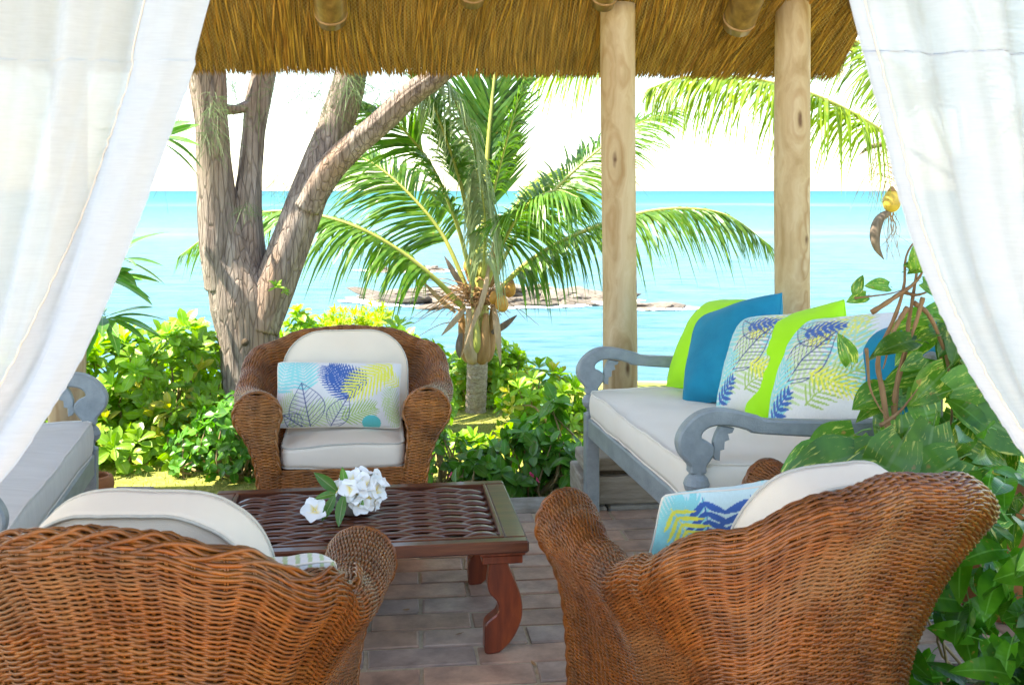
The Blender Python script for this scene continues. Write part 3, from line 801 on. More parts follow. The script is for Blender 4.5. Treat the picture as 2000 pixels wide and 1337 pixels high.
# ------------------------------------------------------------------ posts
def post(px, Y, r, z0, z1, label, seed):
    X = (px - 1000) / 2000 * Y
    z = np.linspace(0, z1 - z0, 46); ph = rng.uniform(0, 6)
    P = np.stack([.006 * np.sin(z * 1.7 + ph), .006 * np.cos(z * 1.3 + ph), z], -1)
    k = 28; a = np.arange(k) * 2 * np.pi / k
    rr = r * (1 + .012 * np.sin(z * 3 + ph))[:, None] * (1 + .02 * np.sin(a * 2 + ph) + .012 * np.sin(a * 3 + z[:, None] * 2))
    V, Q, T = tube(P, rr, k)
    o = obj('timber_post', mesh('timber_post', V, Q, T, M['post']), None, (X, Y, z0))
    tag(o, label, 'post', 'debarked timber posts holding the thatch')
    return o


post(1209, 5.34, .0885, .17, 2.55, 'pale knotty timber post rising behind the scrolled arm of the grey bench', 1)
post(1548.5, 5.42, .0905, -.1, 2.68, 'pale knotty timber post standing behind the row of bright pillows', 2)
post(132, 5.05, .088, -.1, 2.7, 'brown timber post half hidden behind the white curtain and pale bench', 3)

# stepped timber footing under the first post
ft = empty('post_footing', (.54, 5.22, 0), PA); tag(ft, 'weathered wooden block footing under the post behind the grey bench', 'footing')
for (x0, x1, y0, y1, z0, z1) in ((-.21, .21, -.10, .24, .012, .150), (-.19, .19, -.07, .20, .172, .235)):
    V, Q, T = box(x0, x1, y0, y1, z0, z1, .008); obj('block', mesh('block', V, Q, T, M['weathered'], False), ft)
V, Q, T = box(-.17, .17, -.05, .18, .148, .174); obj('spacer', mesh('spacer', V, Q, T, M['soil'], False), ft)
# ------------------------------------------------------------------ wicker armchairs
def weave(P, per=3, row_w=None, amp=.0042, thick=.0027, phase=0, tint=(.30, .115, .035), seed=0, stakes=True, fill=.74, mb=None):
    """woven strands over a grid P[nu,nv,3]: weavers run along u over and under stakes set every `per` stations"""
    g = np.random.default_rng(seed)
    nu, nv = P.shape[:2]
    du = np.gradient(P, axis=0); dv = np.gradient(P, axis=1)
    Nn = unit(np.cross(du, dv)); Vd = unit(dv)
    rowsp = np.linalg.norm(dv, axis=2)
    st = np.arange(nu)[:, None] / per; rw = np.arange(nv)[None, :]
    off = amp * np.cos(np.pi * (st + rw + phase)) + g.normal(0, .0005, (nu, nv)) + g.normal(0, .0005, (1, nv))
    Cc = P + Nn * off[..., None] + Vd * (g.normal(0, .0006, (nu, nv)))[..., None]
    hv = (rowsp * fill * (1 + g.normal(0, .06, (1, nv))))[..., None]
    ring = np.stack([Cc + Nn * thick, Cc + Vd * hv, Cc - Nn * thick, Cc - Vd * hv], 2)      # nu,nv,4,3
    V = ring.reshape(-1, 3)
    i, j, k = np.meshgrid(np.arange(nu - 1), np.arange(nv), np.arange(4), indexing='ij')
    I = lambda a, b, c: (a * nv + b) * 4 + c
    Q = np.stack([I(i, j, k), I(i, j, (k + 1) % 4), I(i + 1, j, (k + 1) % 4), I(i + 1, j, k)], -1).reshape(-1, 4)
    t = np.array(tint)
    rowc = g.uniform(.82, 1.16, (1, nv, 1)) * (1 + g.normal(0, .08, (nu, nv, 1))) * (1 + np.array([0, .1, .25]) * g.normal(0, .5, (1, nv, 1)))
    C = np.repeat((t * np.clip(rowc, .35, 1.7)).reshape(-1, 3), 4, 0)
    mb = mb or MB()
    mb.add(V, Q, None, C)
    if stakes:
        for s in range(0, nu, per):
            for ds in (-.13, .13):
                s2 = min(max(s + (1 if ds > 0 else -1), 0), nu - 1)
                line = (P[s] * (1 - abs(ds)) + P[s2] * abs(ds))[::2]
                V, Q, T = tube(line, .0026, 4, cap=False)
                mb.add(V, Q, None, t * g.uniform(.75, 1.2))
    return mb


def profile(c, r, zt, th, z_in, nv):
    """cross-section of the rolled wall: (outward offset, z), outside base -> over the roll -> inside seat level"""
    cz = zt - r
    a0, a1 = R(-38), R(207 - 170 * c)
    def bez(p0, p1, p2, p3, n):
        t = np.linspace(0, 1, n)[:, None]
        return p0 * (1 - t) ** 3 + 3 * p1 * t * (1 - t) ** 2 + 3 * p2 * t * t * (1 - t) + p3 * t ** 3
    ctr = np.array([c, cz])
    A = ctr + r * np.array([math.cos(a0), math.sin(a0)]); tA = np.array([-math.sin(a0), math.cos(a0)])
    B = ctr + r * np.array([math.cos(a1), math.sin(a1)]); tB = np.array([-math.sin(a1), math.cos(a1)])
    p0 = np.array([0., .035]); l = A[1] - p0[1]
    s1 = bez(p0, p0 + np.array([0, l * .62]), A - tA * l * .22, A, 40)
    a = np.linspace(a0, a1, 40)[1:, None]
    s2 = ctr + r * np.concatenate([np.cos(a), np.sin(a)], 1)
    e = np.array([-th, z_in]); l = max(B[1] - e[1], .05)
    s3 = bez(B, B + tB * l * .30, e + np.array([0, l * .28]), e, 30)[1:]
    S = np.concatenate([s1, s2, s3]); d = np.concatenate([[0], np.cumsum(np.linalg.norm(np.diff(S, axis=0), axis=1))])
    q = np.linspace(0, d[-1], nv)
    return np.stack([np.interp(q, d, S[:, 0]), np.interp(q, d, S[:, 1])], 1)


def interp_smooth(keys, t):
    k = np.array(keys); f = np.clip(t, 0, 1)
    x = np.interp(f, k[:, 0], np.arange(len(k)))
    i = np.minimum(x.astype(int), len(k) - 2); u = x - i; u = u * u * (3 - 2 * u)
    return k[i, 1] * (1 - u) + k[i + 1, 1] * u


def wall_grid(spec, nst, nv, inset=0.):
    base = np.array([(-.365, .38), (-.362, .22), (-.352, .05), (-.33, -.12), (-.285, -.25), (-.20, -.33), (-.10, -.362), (0, -.37)])
    base = np.vstack([base, (base[:-1] * [-1, 1])[::-1]])
    path = catmull(np.c_[base, np.zeros(len(base))], 600)[:, :2]
    d = np.concatenate([[0], np.cumsum(np.linalg.norm(np.diff(path, axis=0), axis=1))]); q = np.linspace(0, d[-1], nst)
    p = np.stack([np.interp(q, d, path[:, 0]), np.interp(q, d, path[:, 1])], 1)
    t = unit(np.gradient(p, axis=0)); out = np.stack([-t[:, 1], t[:, 0]], 1) * -1
    w = 1 - np.abs(np.linspace(-1, 1, nst))           # 0 at arm fronts, 1 at the middle of the back
    zt = interp_smooth(spec['z'], w); r = interp_smooth(spec['r'], w); c = interp_smooth(spec['c'], w)
    G = np.zeros((nst, nv, 3))
    for i in range(nst):
        pr = profile(c[i], r[i], zt[i], .085, .36, nv)
        G[i, :, :2] = p[i] + out[i] * pr[:, :1]; G[i, :, 2] = pr[:, 1]
    return G


def rounded_rect(w, h, rs, n=9):
    """outline centred on x, from y=0 up to h; corner radii rs = (bottom, top)"""
    P = []
    for cx, cy, r, a0 in ((w / 2, 0, rs[0], -90), (w / 2, h, rs[1], 0), (-w / 2, h, rs[1], 90), (-w / 2, 0, rs[0], 180)):
        ox = cx - math.copysign(r, cx); oy = cy + r if cy == 0 else cy - r
        for a in np.linspace(a0, a0 + 90, n): P.append((ox + r * math.cos(R(a)), oy + r * math.sin(R(a))))
    P = np.array(P)
    d = np.concatenate([[0], np.cumsum(np.linalg.norm(np.diff(np.vstack([P, P[:1]]), axis=0), axis=1))])
    q = np.linspace(0, d[-1], 97)[:-1]; Pc = np.vstack([P, P[:1]])
    return np.stack([np.interp(q, d, Pc[:, 0]), np.interp(q, d, Pc[:, 1])], 1)


def box_cushion(name, outline, t, puff, mat, parent, loc, rotm, seed=0, sag=0.):
    """boxed cushion in local (x, y outline; z thickness) with piping on both seams"""
    P = np.asarray(outline); n = len(P); c = P.mean(0); c = np.array([(P[:, 0].min() + P[:, 0].max()) / 2, (P[:, 1].min() + P[:, 1].max()) / 2])
    rings = []
    fs = [.02, .18, .36, .54, .70, .83, .92, .975, 1.0]
    for f in fs: rings.append((f, t / 2 + puff * (1 - f ** 2.4) - (.006 if f < 1 else 0)))
    prof = [(f, z) for f, z in rings] + [(1.012, t * .3), (1.018, 0), (1.012, -t * .3)] + [(f, -z) for f, z in rings[::-1]]
    V = []
    for f, z in prof:
        q = c + (P - c) * f
        V.append(np.c_[q, np.full(n, z)])
    V = np.array(V)
    wr = .006 * snoise(V * [1, 1, .4], 11, seed) + .0035 * snoise(V * [1, .6, 1], 30, seed + 5)
    V[..., 2] += wr * np.sign(V[..., 2] + 1e-6) * 1.0
    V[..., 2] -= sag * (1 - np.minimum(1, ((V[..., 0] - c[0]) / (np.ptp(P[:, 0]) / 2)) ** 2)) 
    Q = grid_faces(len(prof), n, False, True)
    m = len(prof)
    Vf = np.vstack([V.reshape(-1, 3), V[0].mean(0), V[-1].mean(0)])
    T = []
    for i in range(n): T += [[m * n, (i + 1) % n, i], [m * n + 1, (m - 1) * n + i, (m - 1) * n + (i + 1) % n]]
    Vf = Vf @ np.array(rotm).T + loc
    o = obj(name, mesh(name, Vf, Q[:, ::-1], np.array(T)[:, ::-1], mat), parent)
    for k in (8, 12):
        V2, Q2, T2 = tube(np.array(V[k]) , .0042, 6, closed=True)
        V2 = V2 @ np.array(rotm).T + loc
        obj('piping', mesh('piping', V2, Q2, None, M['piping'] if mat is M['cream'] else mat), o)
    return o


def make_chair(spec, seed, label, group=None):
    root = empty('wicker_armchair'); tag(root, label, 'armchair', group)
    stakes, per, nv = spec['stakes'], 3, spec['rows']
    nst = stakes * per + 1
    G = wall_grid(spec, nst, nv)
    k0 = int(stakes * .31) * per; k1 = nst - 1 - k0
    for nm, a, b in (('woven_arm', 0, k0), ('woven_back', k0, k1), ('woven_arm', k1, nst - 1)):
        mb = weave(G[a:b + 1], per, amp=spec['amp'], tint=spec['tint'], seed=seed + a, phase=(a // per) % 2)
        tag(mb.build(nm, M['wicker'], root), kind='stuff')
    # dark inner backing
    Gl = wall_grid(spec, 61, 60)
    nn = unit(np.cross(np.gradient(Gl, axis=0), np.gradient(Gl, axis=1)))
    obj('backing', mesh('backing', Gl - nn * .0095, grid_faces(61, 60), None, M['lining']), root)
    # front faces of the arms
    for sgn, gi in ((-1, 0), (1, nst - 1)):
        pr = profile(interp_smooth(spec['c'], np.array([0.]))[0], interp_smooth(spec['r'], np.array([0.]))[0], interp_smooth(spec['z'], np.array([0.]))[0], .085, .36, 400)
        it = pr[:, 1].argmax(); zo, xo = pr[:it + 1, 1], pr[:it + 1, 0]; zi, xi = pr[it:, 1][::-1], pr[it:, 0][::-1]
        zt = pr[it, 1]
        nvp = int((zt - .05) / .0068); zz = np.linspace(.04, zt - .012, nvp); nup = 4 * 4 + 1
        # widest outside reach first: rows follow the outline
        xo_ = np.interp(zz, zo, xo); xi_ = np.where(zz < .36, -.085, np.interp(zz, zi, xi))
        tt = np.linspace(0, 1, nup)
        GP = np.zeros((nup, nvp, 3))
        X = (.365 + xi_)[None] + (xo_ - xi_)[None] * tt[:, None]
        GP[..., 0] = sgn * X; GP[..., 2] = zz[None]
        GP[..., 1] = .385 + .030 * (1 - (2 * tt[:, None] - 1) ** 2) * np.clip((zz[None] - .2) / .4, .15, 1)
        if sgn > 0: GP = GP[::-1]
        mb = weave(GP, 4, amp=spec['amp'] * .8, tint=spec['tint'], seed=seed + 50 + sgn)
        bk = GP.copy(); bk[..., 1] -= .012
        tag(mb.build('arm_front', M['wicker'], root), kind='stuff')
        obj('backing', mesh('backing', bk, grid_faces(nup, nvp), None, M['lining']), root)
        Pn = np.array([(sgn * (.365 + a), .385, z) for a, z in pr[::4]])
        mb = MB()
        for q in (0, math.pi):
            tw = np.arange(len(Pn)) * .8 + q
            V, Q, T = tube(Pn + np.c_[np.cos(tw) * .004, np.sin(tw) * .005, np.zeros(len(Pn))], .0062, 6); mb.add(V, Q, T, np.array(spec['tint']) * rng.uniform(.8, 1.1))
        tag(mb.build('arm_border', M['wicker'], root), kind='stuff')
    # front apron under the seat
    nup = 14 * 4 + 1; nvp = 52
    xx = np.linspace(.283, -.283, nup); zz = np.linspace(.035, .378, nvp)
    GP = np.zeros((nup, nvp, 3)); GP[..., 0] = xx[:, None]; GP[..., 1] = .378; GP[..., 2] = zz[None]
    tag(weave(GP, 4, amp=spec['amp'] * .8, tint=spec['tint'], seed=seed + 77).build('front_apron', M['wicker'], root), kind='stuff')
    V, Q, T = box(-.28, .28, -.26, .366, .03, .376); obj('seat_deck', mesh('seat_deck', V, Q, T, M['lining'], False), root)
    for sx in (-.31, .31):
        for sy in (-.20, .33):
            V, Q, T = tube(np.array([(sx, sy, 0), (sx, sy, .02), (sx, sy, .06)]), [.022, .025, .025], 12); obj('foot', mesh('foot', V, Q, T, M['lining']), root)
    if spec.get('braid'):
        it = G[:, :, 2].argmax(1); rim = np.array([G[i, it[i] - 4] for i in range(nst)])[k0 // 2: nst - k0 // 2]
        outw = unit(np.gradient(rim, axis=0)); outw = np.stack([outw[:, 1], -outw[:, 0], 0 * outw[:, 0]], -1)
        rim = catmull(rim[::3], 420); g2 = np.random.default_rng(5)
        oo = unit(np.gradient(rim, axis=0)); oo = np.stack([oo[:, 1], -oo[:, 0], 0 * oo[:, 0]], -1)
        mb = MB()
        for q, dz in enumerate((.013, .007, .000, -.008, -.016, -.024)):
            tw = np.arange(len(rim)) * .34 + q * math.pi * .55
            P = rim + oo * (.007 - .006 * (q == 0) + .0055 * np.cos(tw))[:, None] + np.array([0, 0, 1.]) * (dz + .0045 * np.sin(tw))[:, None]
            V, Q, T = tube(P, .0050, 6); mb.add(V, Q, T, np.array(spec['tint']) * g2.uniform(.62, 1.0))
        for dz in (-.034, -.042):
            V, Q, T = tube(rim + oo * .006 + np.array([0, 0, dz]), .0040, 6); mb.add(V, Q, T, np.array(spec['tint']) * .8)
        tag(mb.build('braided_border', M['wicker'], root), kind='stuff')
    # cushions
    I3 = np.eye(3)
    box_cushion('seat_cushion', rounded_rect(.556, .60, (.06, .05)), .105, .030, M['cream'], root, (0, -.235, .432), rot('X', math.pi) @ rot('X', math.pi), seed)
    rm = rot('X', R(90 - spec['lean'])) @ rot('Y', 0)
    bw, bh = spec['back_cushion']
    box_cushion('back_cushion', rounded_rect(bw, bh, (.05, .20)), .11, .030, M['cream'], root, (0, -.155, spec.get('bz', .475)), rot('X', R(90 + spec['lean'])), seed + 3)
    return root


def copy_tree(o, parent=None):
    c = o.copy(); col.objects.link(c); c.parent = parent
    for ch in list(o.children): copy_tree(ch, c)
    return c


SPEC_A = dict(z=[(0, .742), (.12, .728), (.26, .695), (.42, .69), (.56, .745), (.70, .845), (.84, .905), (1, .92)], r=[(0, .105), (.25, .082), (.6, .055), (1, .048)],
              c=[(0, .014), (.28, .060), (.5, .14), (.68, .20), (.85, .17), (1, .145)], stakes=66, rows=200, amp=.0026, tint=(.36, .135, .030), lean=14, back_cushion=(.625, .46))  # lighter tint: brighter light on the far chair put into its wicker colour
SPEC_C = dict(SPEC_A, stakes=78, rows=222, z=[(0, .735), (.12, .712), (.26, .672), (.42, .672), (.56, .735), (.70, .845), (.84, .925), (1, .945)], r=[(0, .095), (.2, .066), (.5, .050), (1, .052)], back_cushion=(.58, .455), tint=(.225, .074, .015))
SPEC_B = dict(z=[(0, .605), (.28, .60), (.5, .635), (.66, .74), (.78, .835), (.88, .878), (1, .887)], r=[(0, .098), (.25, .078), (.6, .050), (1, .042)],
              c=[(0, .018), (.28, .055), (.5, .11), (.68, .15), (.85, .14), (1, .125)], stakes=58, rows=196, amp=.0036, tint=(.27, .090, .016), lean=14, back_cushion=(.575, .44), bz=.44, braid=True)
CG = 'wicker armchairs round the coffee table'
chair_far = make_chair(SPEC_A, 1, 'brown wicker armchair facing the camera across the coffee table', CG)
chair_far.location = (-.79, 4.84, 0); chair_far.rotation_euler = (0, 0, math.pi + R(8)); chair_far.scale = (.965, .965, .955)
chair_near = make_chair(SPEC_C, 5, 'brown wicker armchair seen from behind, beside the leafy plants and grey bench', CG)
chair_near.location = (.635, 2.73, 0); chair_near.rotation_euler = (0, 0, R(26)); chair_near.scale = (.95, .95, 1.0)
for ch in chair_near.children:
    if ch.name.startswith('back_cushion'): ch.location = (.05, -.035, -.03)
chair_braid = make_chair(SPEC_B, 9, 'honey brown wicker armchair with braided rim seen from behind, next to the pale bench', CG)
chair_braid.location = (-.84, 2.60, 0); chair_braid.rotation_euler = (0, 0, R(-3))
# ------------------------------------------------------------------ coffee table
TH = .39
table = empty('coffee_table', (-.555, 3.775, 0), R(7.6))
tag(table, 'low dark red wooden coffee table with a woven relief top', 'table')
TW, TD, BW_ = 1.14, .74, .078
tm = M['mahogany']


def rail(x0, x1, y0, y1):
    V, Q, T = box(x0, x1, y0, y1, TH - .042, TH, .006); return mesh('frame_rail', V, Q, T, tm, False)


for x0, x1, y0, y1 in ((-TW / 2, TW / 2, -TD / 2, -TD / 2 + BW_ * .62), (-TW / 2, TW / 2, TD / 2 - BW_ * .62, TD / 2),
                       (-TW / 2, -TW / 2 + BW_, -TD / 2 + BW_ * .62 + .0015, TD / 2 - BW_ * .62 - .0015), (TW / 2 - BW_, TW / 2, -TD / 2 + BW_ * .62 + .0015, TD / 2 - BW_ * .62 - .0015)):
    obj('frame_rail', rail(x0, x1, y0, y1), table)
# raised inner bead
ix, iy = TW / 2 - BW_, TD / 2 - BW_ * .62
for x0, x1, y0, y1 in ((-ix, ix, -iy, -iy + .014), (-ix, ix, iy - .014, iy), (-ix, -ix + .014, -iy + .015, iy - .015), (ix - .014, ix, -iy + .015, iy - .015)):
    V, Q, T = box(x0, x1, y0, y1, TH - .03, TH + .003, .003); obj('bead', mesh('bead', V, Q, T, tm, False), table)
V, Q, T = box(-ix + .004, ix - .004, -iy + .004, iy - .004, TH - .040, TH - .0175); obj('panel', mesh('panel', V, Q, T, tm, False), table)
# woven slats: bowed staves, each row shifted half a stave, dipping under its neighbours
sl, sw = .205, .036


def slat_mesh():
    n, m = 15, 5
    u = np.linspace(-1, 1, n); v = np.linspace(-1, 1, m)
    U, W = np.meshgrid(u, v, indexing='ij')
    x = U * sl * .54; y = W * sw * .60 * (1 - .35 * U ** 4) + .012 * U
    z = .016 * np.cos(U * math.pi / 2) - .010 + .005 * (1 - W ** 2)
    top = np.stack([x, y, z], -1).reshape(-1, 3); bot = top - [0, 0, .008]
    F = grid_faces(n, m); k = n * m
    idx = np.arange(k).reshape(n, m); e = []
    for ring in (idx[:, 0][::-1], idx[:, -1], idx[0, :], idx[-1, ::-1]):
        for a_, b_ in zip(ring[:-1], ring[1:]): e.append([a_, b_, b_ + k, a_ + k])
    return mesh('slat', np.vstack([top, bot]), np.concatenate([F, F[:, ::-1] + k, np.array(e)]), None, tm)


smh = slat_mesh()
ny = int((2 * iy - .04) / sw)
for j in range(ny):
    y = -iy + .030 + (j + .5) * (2 * iy - .06) / ny
    for i in range(-3, 4):
        x = (i + .5 * (j % 2)) * sl
        if abs(x) > ix - .02 - sl * .25: continue
        if abs(x) + sl * .54 > ix - .012: s_ = (ix - .014 - abs(x)) / (sl * .54)
        else: s_ = 1
        obj('slat', smh, table, (x, y, TH - .006 + rng.normal(0, .0008)), (0, 0, rng.normal(0, .012)), (s_, 1, 1))
# sawn cabriole legs with a square capital
LPX = [(1022, 1072), (1022, 1092), (1034, 1120), (1045, 1150), (1049, 1180), (1045, 1205), (1030, 1235), (1010, 1255), (1000, 1260), (978, 1260), (976, 1232), (977, 1207), (986, 1196), (999, 1186), (1003, 1172), (998, 1159), (986, 1146), (982, 1130), (984, 1105), (986, 1072)]
LP = [((a_ - 1008) / 560, (1260 - b_) / 560) for a_, b_ in LPX]
lp = catmull(np.array([(x, 0, z) for x, z in LP]), 70)[:, [0, 2]]
Vl, Ql, Tl = extrude_poly(lp, .062, .004)
lm = mesh('leg', Vl, Ql, Tl, M['mahogany_leg'], False)
Vb, Qb, Tb = box(-.075, .082, -.045, .045, .3355, .3475, .003); Vb2, Qb2, Tb2 = box(-.066, .073, -.038, .038, .306, .335, .003)
cmh = mesh("leg_block", Vb, Qb, Tb, M["mahogany_leg"], False)
cmh2 = mesh('leg_block', Vb2, Qb2, Tb2, M['mahogany_leg'], False)
for sx in (-1, 1):
    for sy in (-1, 1):
        rz = 0 if sx > 0 else math.pi
        lg = obj('leg', lm, table, (sx * (TW / 2 - .092), sy * (TD / 2 - .062), 0), (0, 0, rz + R(0)))
        obj('leg_block', cmh, lg); obj('leg_block', cmh2, lg)

# ------------------------------------------------------------------ printed and plain throw pillows
def sample_leaf(UV, base, ang, L, w, n, colr, spread=70, fill=.6, C=None, both=True, curve=0.):
    """palm frond print: n leaflets either side of a midrib"""
    d = np.array([math.cos(ang), math.sin(ang)])
    n = int(n * 1.25)
    for i in range(n):
        t = (i + .5) / n
        p = base + d * L * t * .95
        for s in ((-1, 1) if both else (1,)):
            a = ang + s * R(spread * (1 - .45 * t)) + curve * t
            ll = w * (math.sin(math.pi * min(1, .18 + .75 * t)) ** .7)
            dd = np.array([math.cos(a), math.sin(a)]); q = UV - p
            al = q @ dd / ll; b = np.abs(q[:, 0] * -dd[1] + q[:, 1] * dd[0])
            m = (al > 0) & (al < 1) & (b < L / n * max(.35, abs(math.sin(a - ang))) * .70 * fill * np.sin(np.pi * np.clip(al, 0, 1) ** .7) ** .6)
            C[m] = colr
    q = UV - base; al = q @ d / L; b = np.abs(q[:, 0] * -d[1] + q[:, 1] * d[0])
    C[(al > 0) & (al < 1) & (b < .006)] = colr


def outline_leaf(UV, base, ang, L, w, colr, C, ribs=9, lw=.004):
    d = np.array([math.cos(ang), math.sin(ang)]); q = UV - base
    al = q @ d / L; b = (q[:, 0] * -d[1] + q[:, 1] * d[0]) / w
    al_ = np.clip(al, 0, 1); e = np.sin(np.pi * al_ ** .75)
    inside = (al > 0) & (al < 1)
    def soft(k, m, wd):
        t = (np.clip(1.5 - k / wd, 0, 1) * m)[:, None]; C[:] = C * (1 - t) + np.array(colr) * t
    soft(np.abs(np.abs(b) - e) * w, inside, lw); soft(np.abs(b) * w, inside, lw * 1.2)
    inn = inside & (np.abs(b) < e)
    for i in range(ribs):
        t0 = (i + .3) / ribs
        k = np.abs(al - t0 - np.abs(b) * .26) * L
        soft(k, inn, lw * .75)


AQ, TEAL, NAVY, BLUE_, YEL, GRN, PALE = (.28, .66, .66), (.10, .50, .50), (.07, .09, .24), (.05, .13, .40), (.82, .78, .10), (.38, .52, .14), (.55, .66, .34)
BASE = (.74, .72, .70)


def palm_print(UV, kind, asp):
    C = np.tile(np.array(BASE), (len(UV), 1)); g = np.random.default_rng(kind)
    A = lambda x, y: np.array([x * asp, y])
    if kind == 0:      # long pillow on the far chair: (0..asp, 0..1)
        sample_leaf(UV, A(.02, .50), R(75), .55, .30, 9, AQ, 80, .62, C); sample_leaf(UV, A(.25, .52), R(100), .50, .30, 8, AQ, 70, .62, C)
        sample_leaf(UV, A(.02, .05), R(60), .5, .22, 9, PALE, 60, .45, C)
        sample_leaf(UV, A(.12, .02), R(20), .85, .30, 13, PALE, 55, .5, C)
        sample_leaf(UV, A(.52, .10), R(20), .55, .26, 9, GRN, 50, .5, C)
        sample_leaf(UV, A(.62, .40), R(128), .66, .34, 14, BLUE_, 62, .62, C); sample_leaf(UV, A(.72, .62), R(165), .62, .30, 12, BLUE_, 70, .60, C)
        sample_leaf(UV, A(.92, .98), R(218), .85, .36, 11, YEL, 58, .50, C); sample_leaf(UV, A(1.0, .62), R(150), .55, .22, 9, YEL, 50, .42, C)
        sample_leaf(UV, A(.98, .05), R(105), .55, .26, 9, PALE, 55, .42, C); sample_leaf(UV, A(.86, .45), R(-60), .5, .22, 8, PALE, 50, .42, C)
        outline_leaf(UV, A(.30, .00), R(105), .66, .27, NAVY, C, 10, .0062); outline_leaf(UV, A(.45, .0), R(60), .5, .16, NAVY, C, 8, .0055)
        outline_leaf(UV, A(.24, .0), R(150), .36, .12, NAVY, C, 6, .0055)
        q = UV - A(.76, .06); C[(q[:, 0] / .14) ** 2 + (q[:, 1] / .11) ** 2 < 1] = TEAL
    elif kind == 1:    # square, pale with blue and green leaves
        sample_leaf(UV, A(.05, .55), R(50), .6, .26, 10, AQ, 70, .6, C); sample_leaf(UV, A(.9, .2), R(110), .7, .26, 10, AQ, 65, .55, C)
        sample_leaf(UV, A(.1, .15), R(25), .8, .22, 11, PALE, 55, .45, C); sample_leaf(UV, A(.55, .95), R(250), .6, .24, 10, PALE, 60, .45, C)
        sample_leaf(UV, A(.85, .9), R(215), .5, .2, 8, YEL, 55, .42, C)
        outline_leaf(UV, A(.30, .30), R(50), .55, .17, NAVY, C, 12, .0052); outline_leaf(UV, A(.62, .62), R(150), .45, .13, NAVY, C, 10, .005); sample_leaf(UV, A(.02, .0), R(65), .55, .24, 10, AQ, 70, .6, C); sample_leaf(UV, A(.45, .12), R(35), .55, .2, 10, GRN, 55, .36, C); sample_leaf(UV, A(.8, .55), R(100), .45, .2, 9, PALE, 60, .4, C); sample_leaf(UV, A(.5, .35), R(-20), .4, .14, 8, YEL, 60, .4, C)
        sample_leaf(UV, A(.35, .72), R(10), .35, .12, 6, BLUE_, 60, .6, C); sample_leaf(UV, A(.1, .05), R(40), .3, .12, 5, BLUE_, 60, .6, C)
    elif kind == 2:    # aqua pillow with blue spotted leaf
        C[:] = (.60, .74, .72); sample_leaf(UV, A(.05, .1), R(70), .9, .40, 16, AQ, 60, .9, C); sample_leaf(UV, A(.95, .1), R(100), .9, .40, 16, AQ, 60, .9, C); sample_leaf(UV, A(.3, .0), R(80), .8, .22, 14, (.40, .74, .72), 60, .8, C)
        sample_leaf(UV, A(.45, .98), R(-75), .9, .40, 9, BLUE_, 62, .62, C); sample_leaf(UV, A(.75, .98), R(-100), .7, .30, 8, BLUE_, 62, .62, C); sample_leaf(UV, A(.62, .2), R(40), .6, .2, 8, GRN, 55, .5, C)
        sample_leaf(UV, A(.95, .9), R(230), .8, .3, 10, YEL, 55, .45, C)
        q = UV - A(.42, .35); C[(q[:, 0] / .15) ** 2 + (q[:, 1] / .2) ** 2 < 1] = BLUE_
    elif kind == 3:    # pale green pin stripes
        for i in range(-2, 16):
            k = np.abs(UV[:, 0] - (i * .085 * asp + .12 * np.sin(UV[:, 1] * 2.2))); C[k < .016] = (.46, .55, .30)
    return C * (1 + g.normal(0, .02, (len(UV), 1)))


def pillow(name, w, h, t, mat, label, group, kind=None, n=29, seed=0, pinch=.075, cat='pillow'):
    """knife-edge pillow standing in its local x-z plane, front towards -y, bottom edge at z=0"""
    nx, nz = (n, n) if kind is None else (int(130 * max(w / h, 1)), 130)
    u = np.sin(np.linspace(-1, 1, nx) * math.pi / 2) if kind is None else np.linspace(-1, 1, nx); v = np.sin(np.linspace(-1, 1, nz) * math.pi / 2) if kind is None else np.linspace(-1, 1, nz)
    U, W = np.meshgrid(u, v, indexing='ij')
    rc = .055 * U ** 4 * W ** 4
    X = U * w / 2 * (1 - pinch * (1 - W ** 2) * U ** 2 - rc); Z = W * h / 2 * (1 - pinch * (1 - U ** 2) * W ** 2 - rc)
    D = t / 2 * np.clip((1 - np.abs(U) ** 2.2), 0, 1) ** .55 * np.clip((1 - np.abs(W) ** 2.2), 0, 1) ** .55
    P = np.stack([X, 0 * X, Z], -1)
    wr = .008 * snoise(P, 12, seed) + .005 * snoise(P, 28, seed + 3)
    edge = np.clip(D / (t * .25), 0, 1)
    front = np.stack([X, -D - wr * edge, Z + h / 2], -1); back = np.stack([X, D + wr * edge, Z + h / 2], -1)
    bend = .02 * snoise(P, 5, seed + 9)
    front[..., 1] += bend; back[..., 1] += bend
    k = nx * nz; F = grid_faces(nx, nz)
    idx = np.arange(k).reshape(nx, nz); bi = np.concatenate([idx[0, :], idx[-1, :], idx[:, 0], idx[:, -1]])
    Bk = F[:, ::-1] + k
    V = np.concatenate([front.reshape(-1, 3), back.reshape(-1, 3)])
    V[bi + k] = V[bi] + [0, .0012, 0]
    colr = None
    if kind is not None:
        UV = np.stack([(U + 1) / 2 * w / h, (W + 1) / 2], -1).reshape(-1, 2); c = palm_print(UV, kind, w / h); colr = np.concatenate([c, c])
    root = obj(name, mesh(name, V, np.concatenate([F, Bk]), None, mat, True, colr))
    tag(root, label, cat, group)
    ring = np.concatenate([front[:-1, 0], front[-1, :-1], front[:0:-1, -1], front[0, :0:-1]])[::2 if kind is None else 8]
    V, Q, T = tube(ring, .003, 5, closed=True)
    obj('seam', mesh('seam', V, Q, None, M['white_canvas'] if kind is not None else mat), root)
    return root


def place(o, loc, yaw, lean=0., roll=0.):
    """yaw: front (-y) turned about z; lean: top tipped backwards; roll: tilt in its own plane"""
    o.matrix_world = Matrix.Translation(loc) @ Matrix.Rotation(R(yaw), 4, 'Z') @ Matrix.Rotation(R(-lean), 4, 'X') @ Matrix.Rotation(R(roll), 4, 'Y')


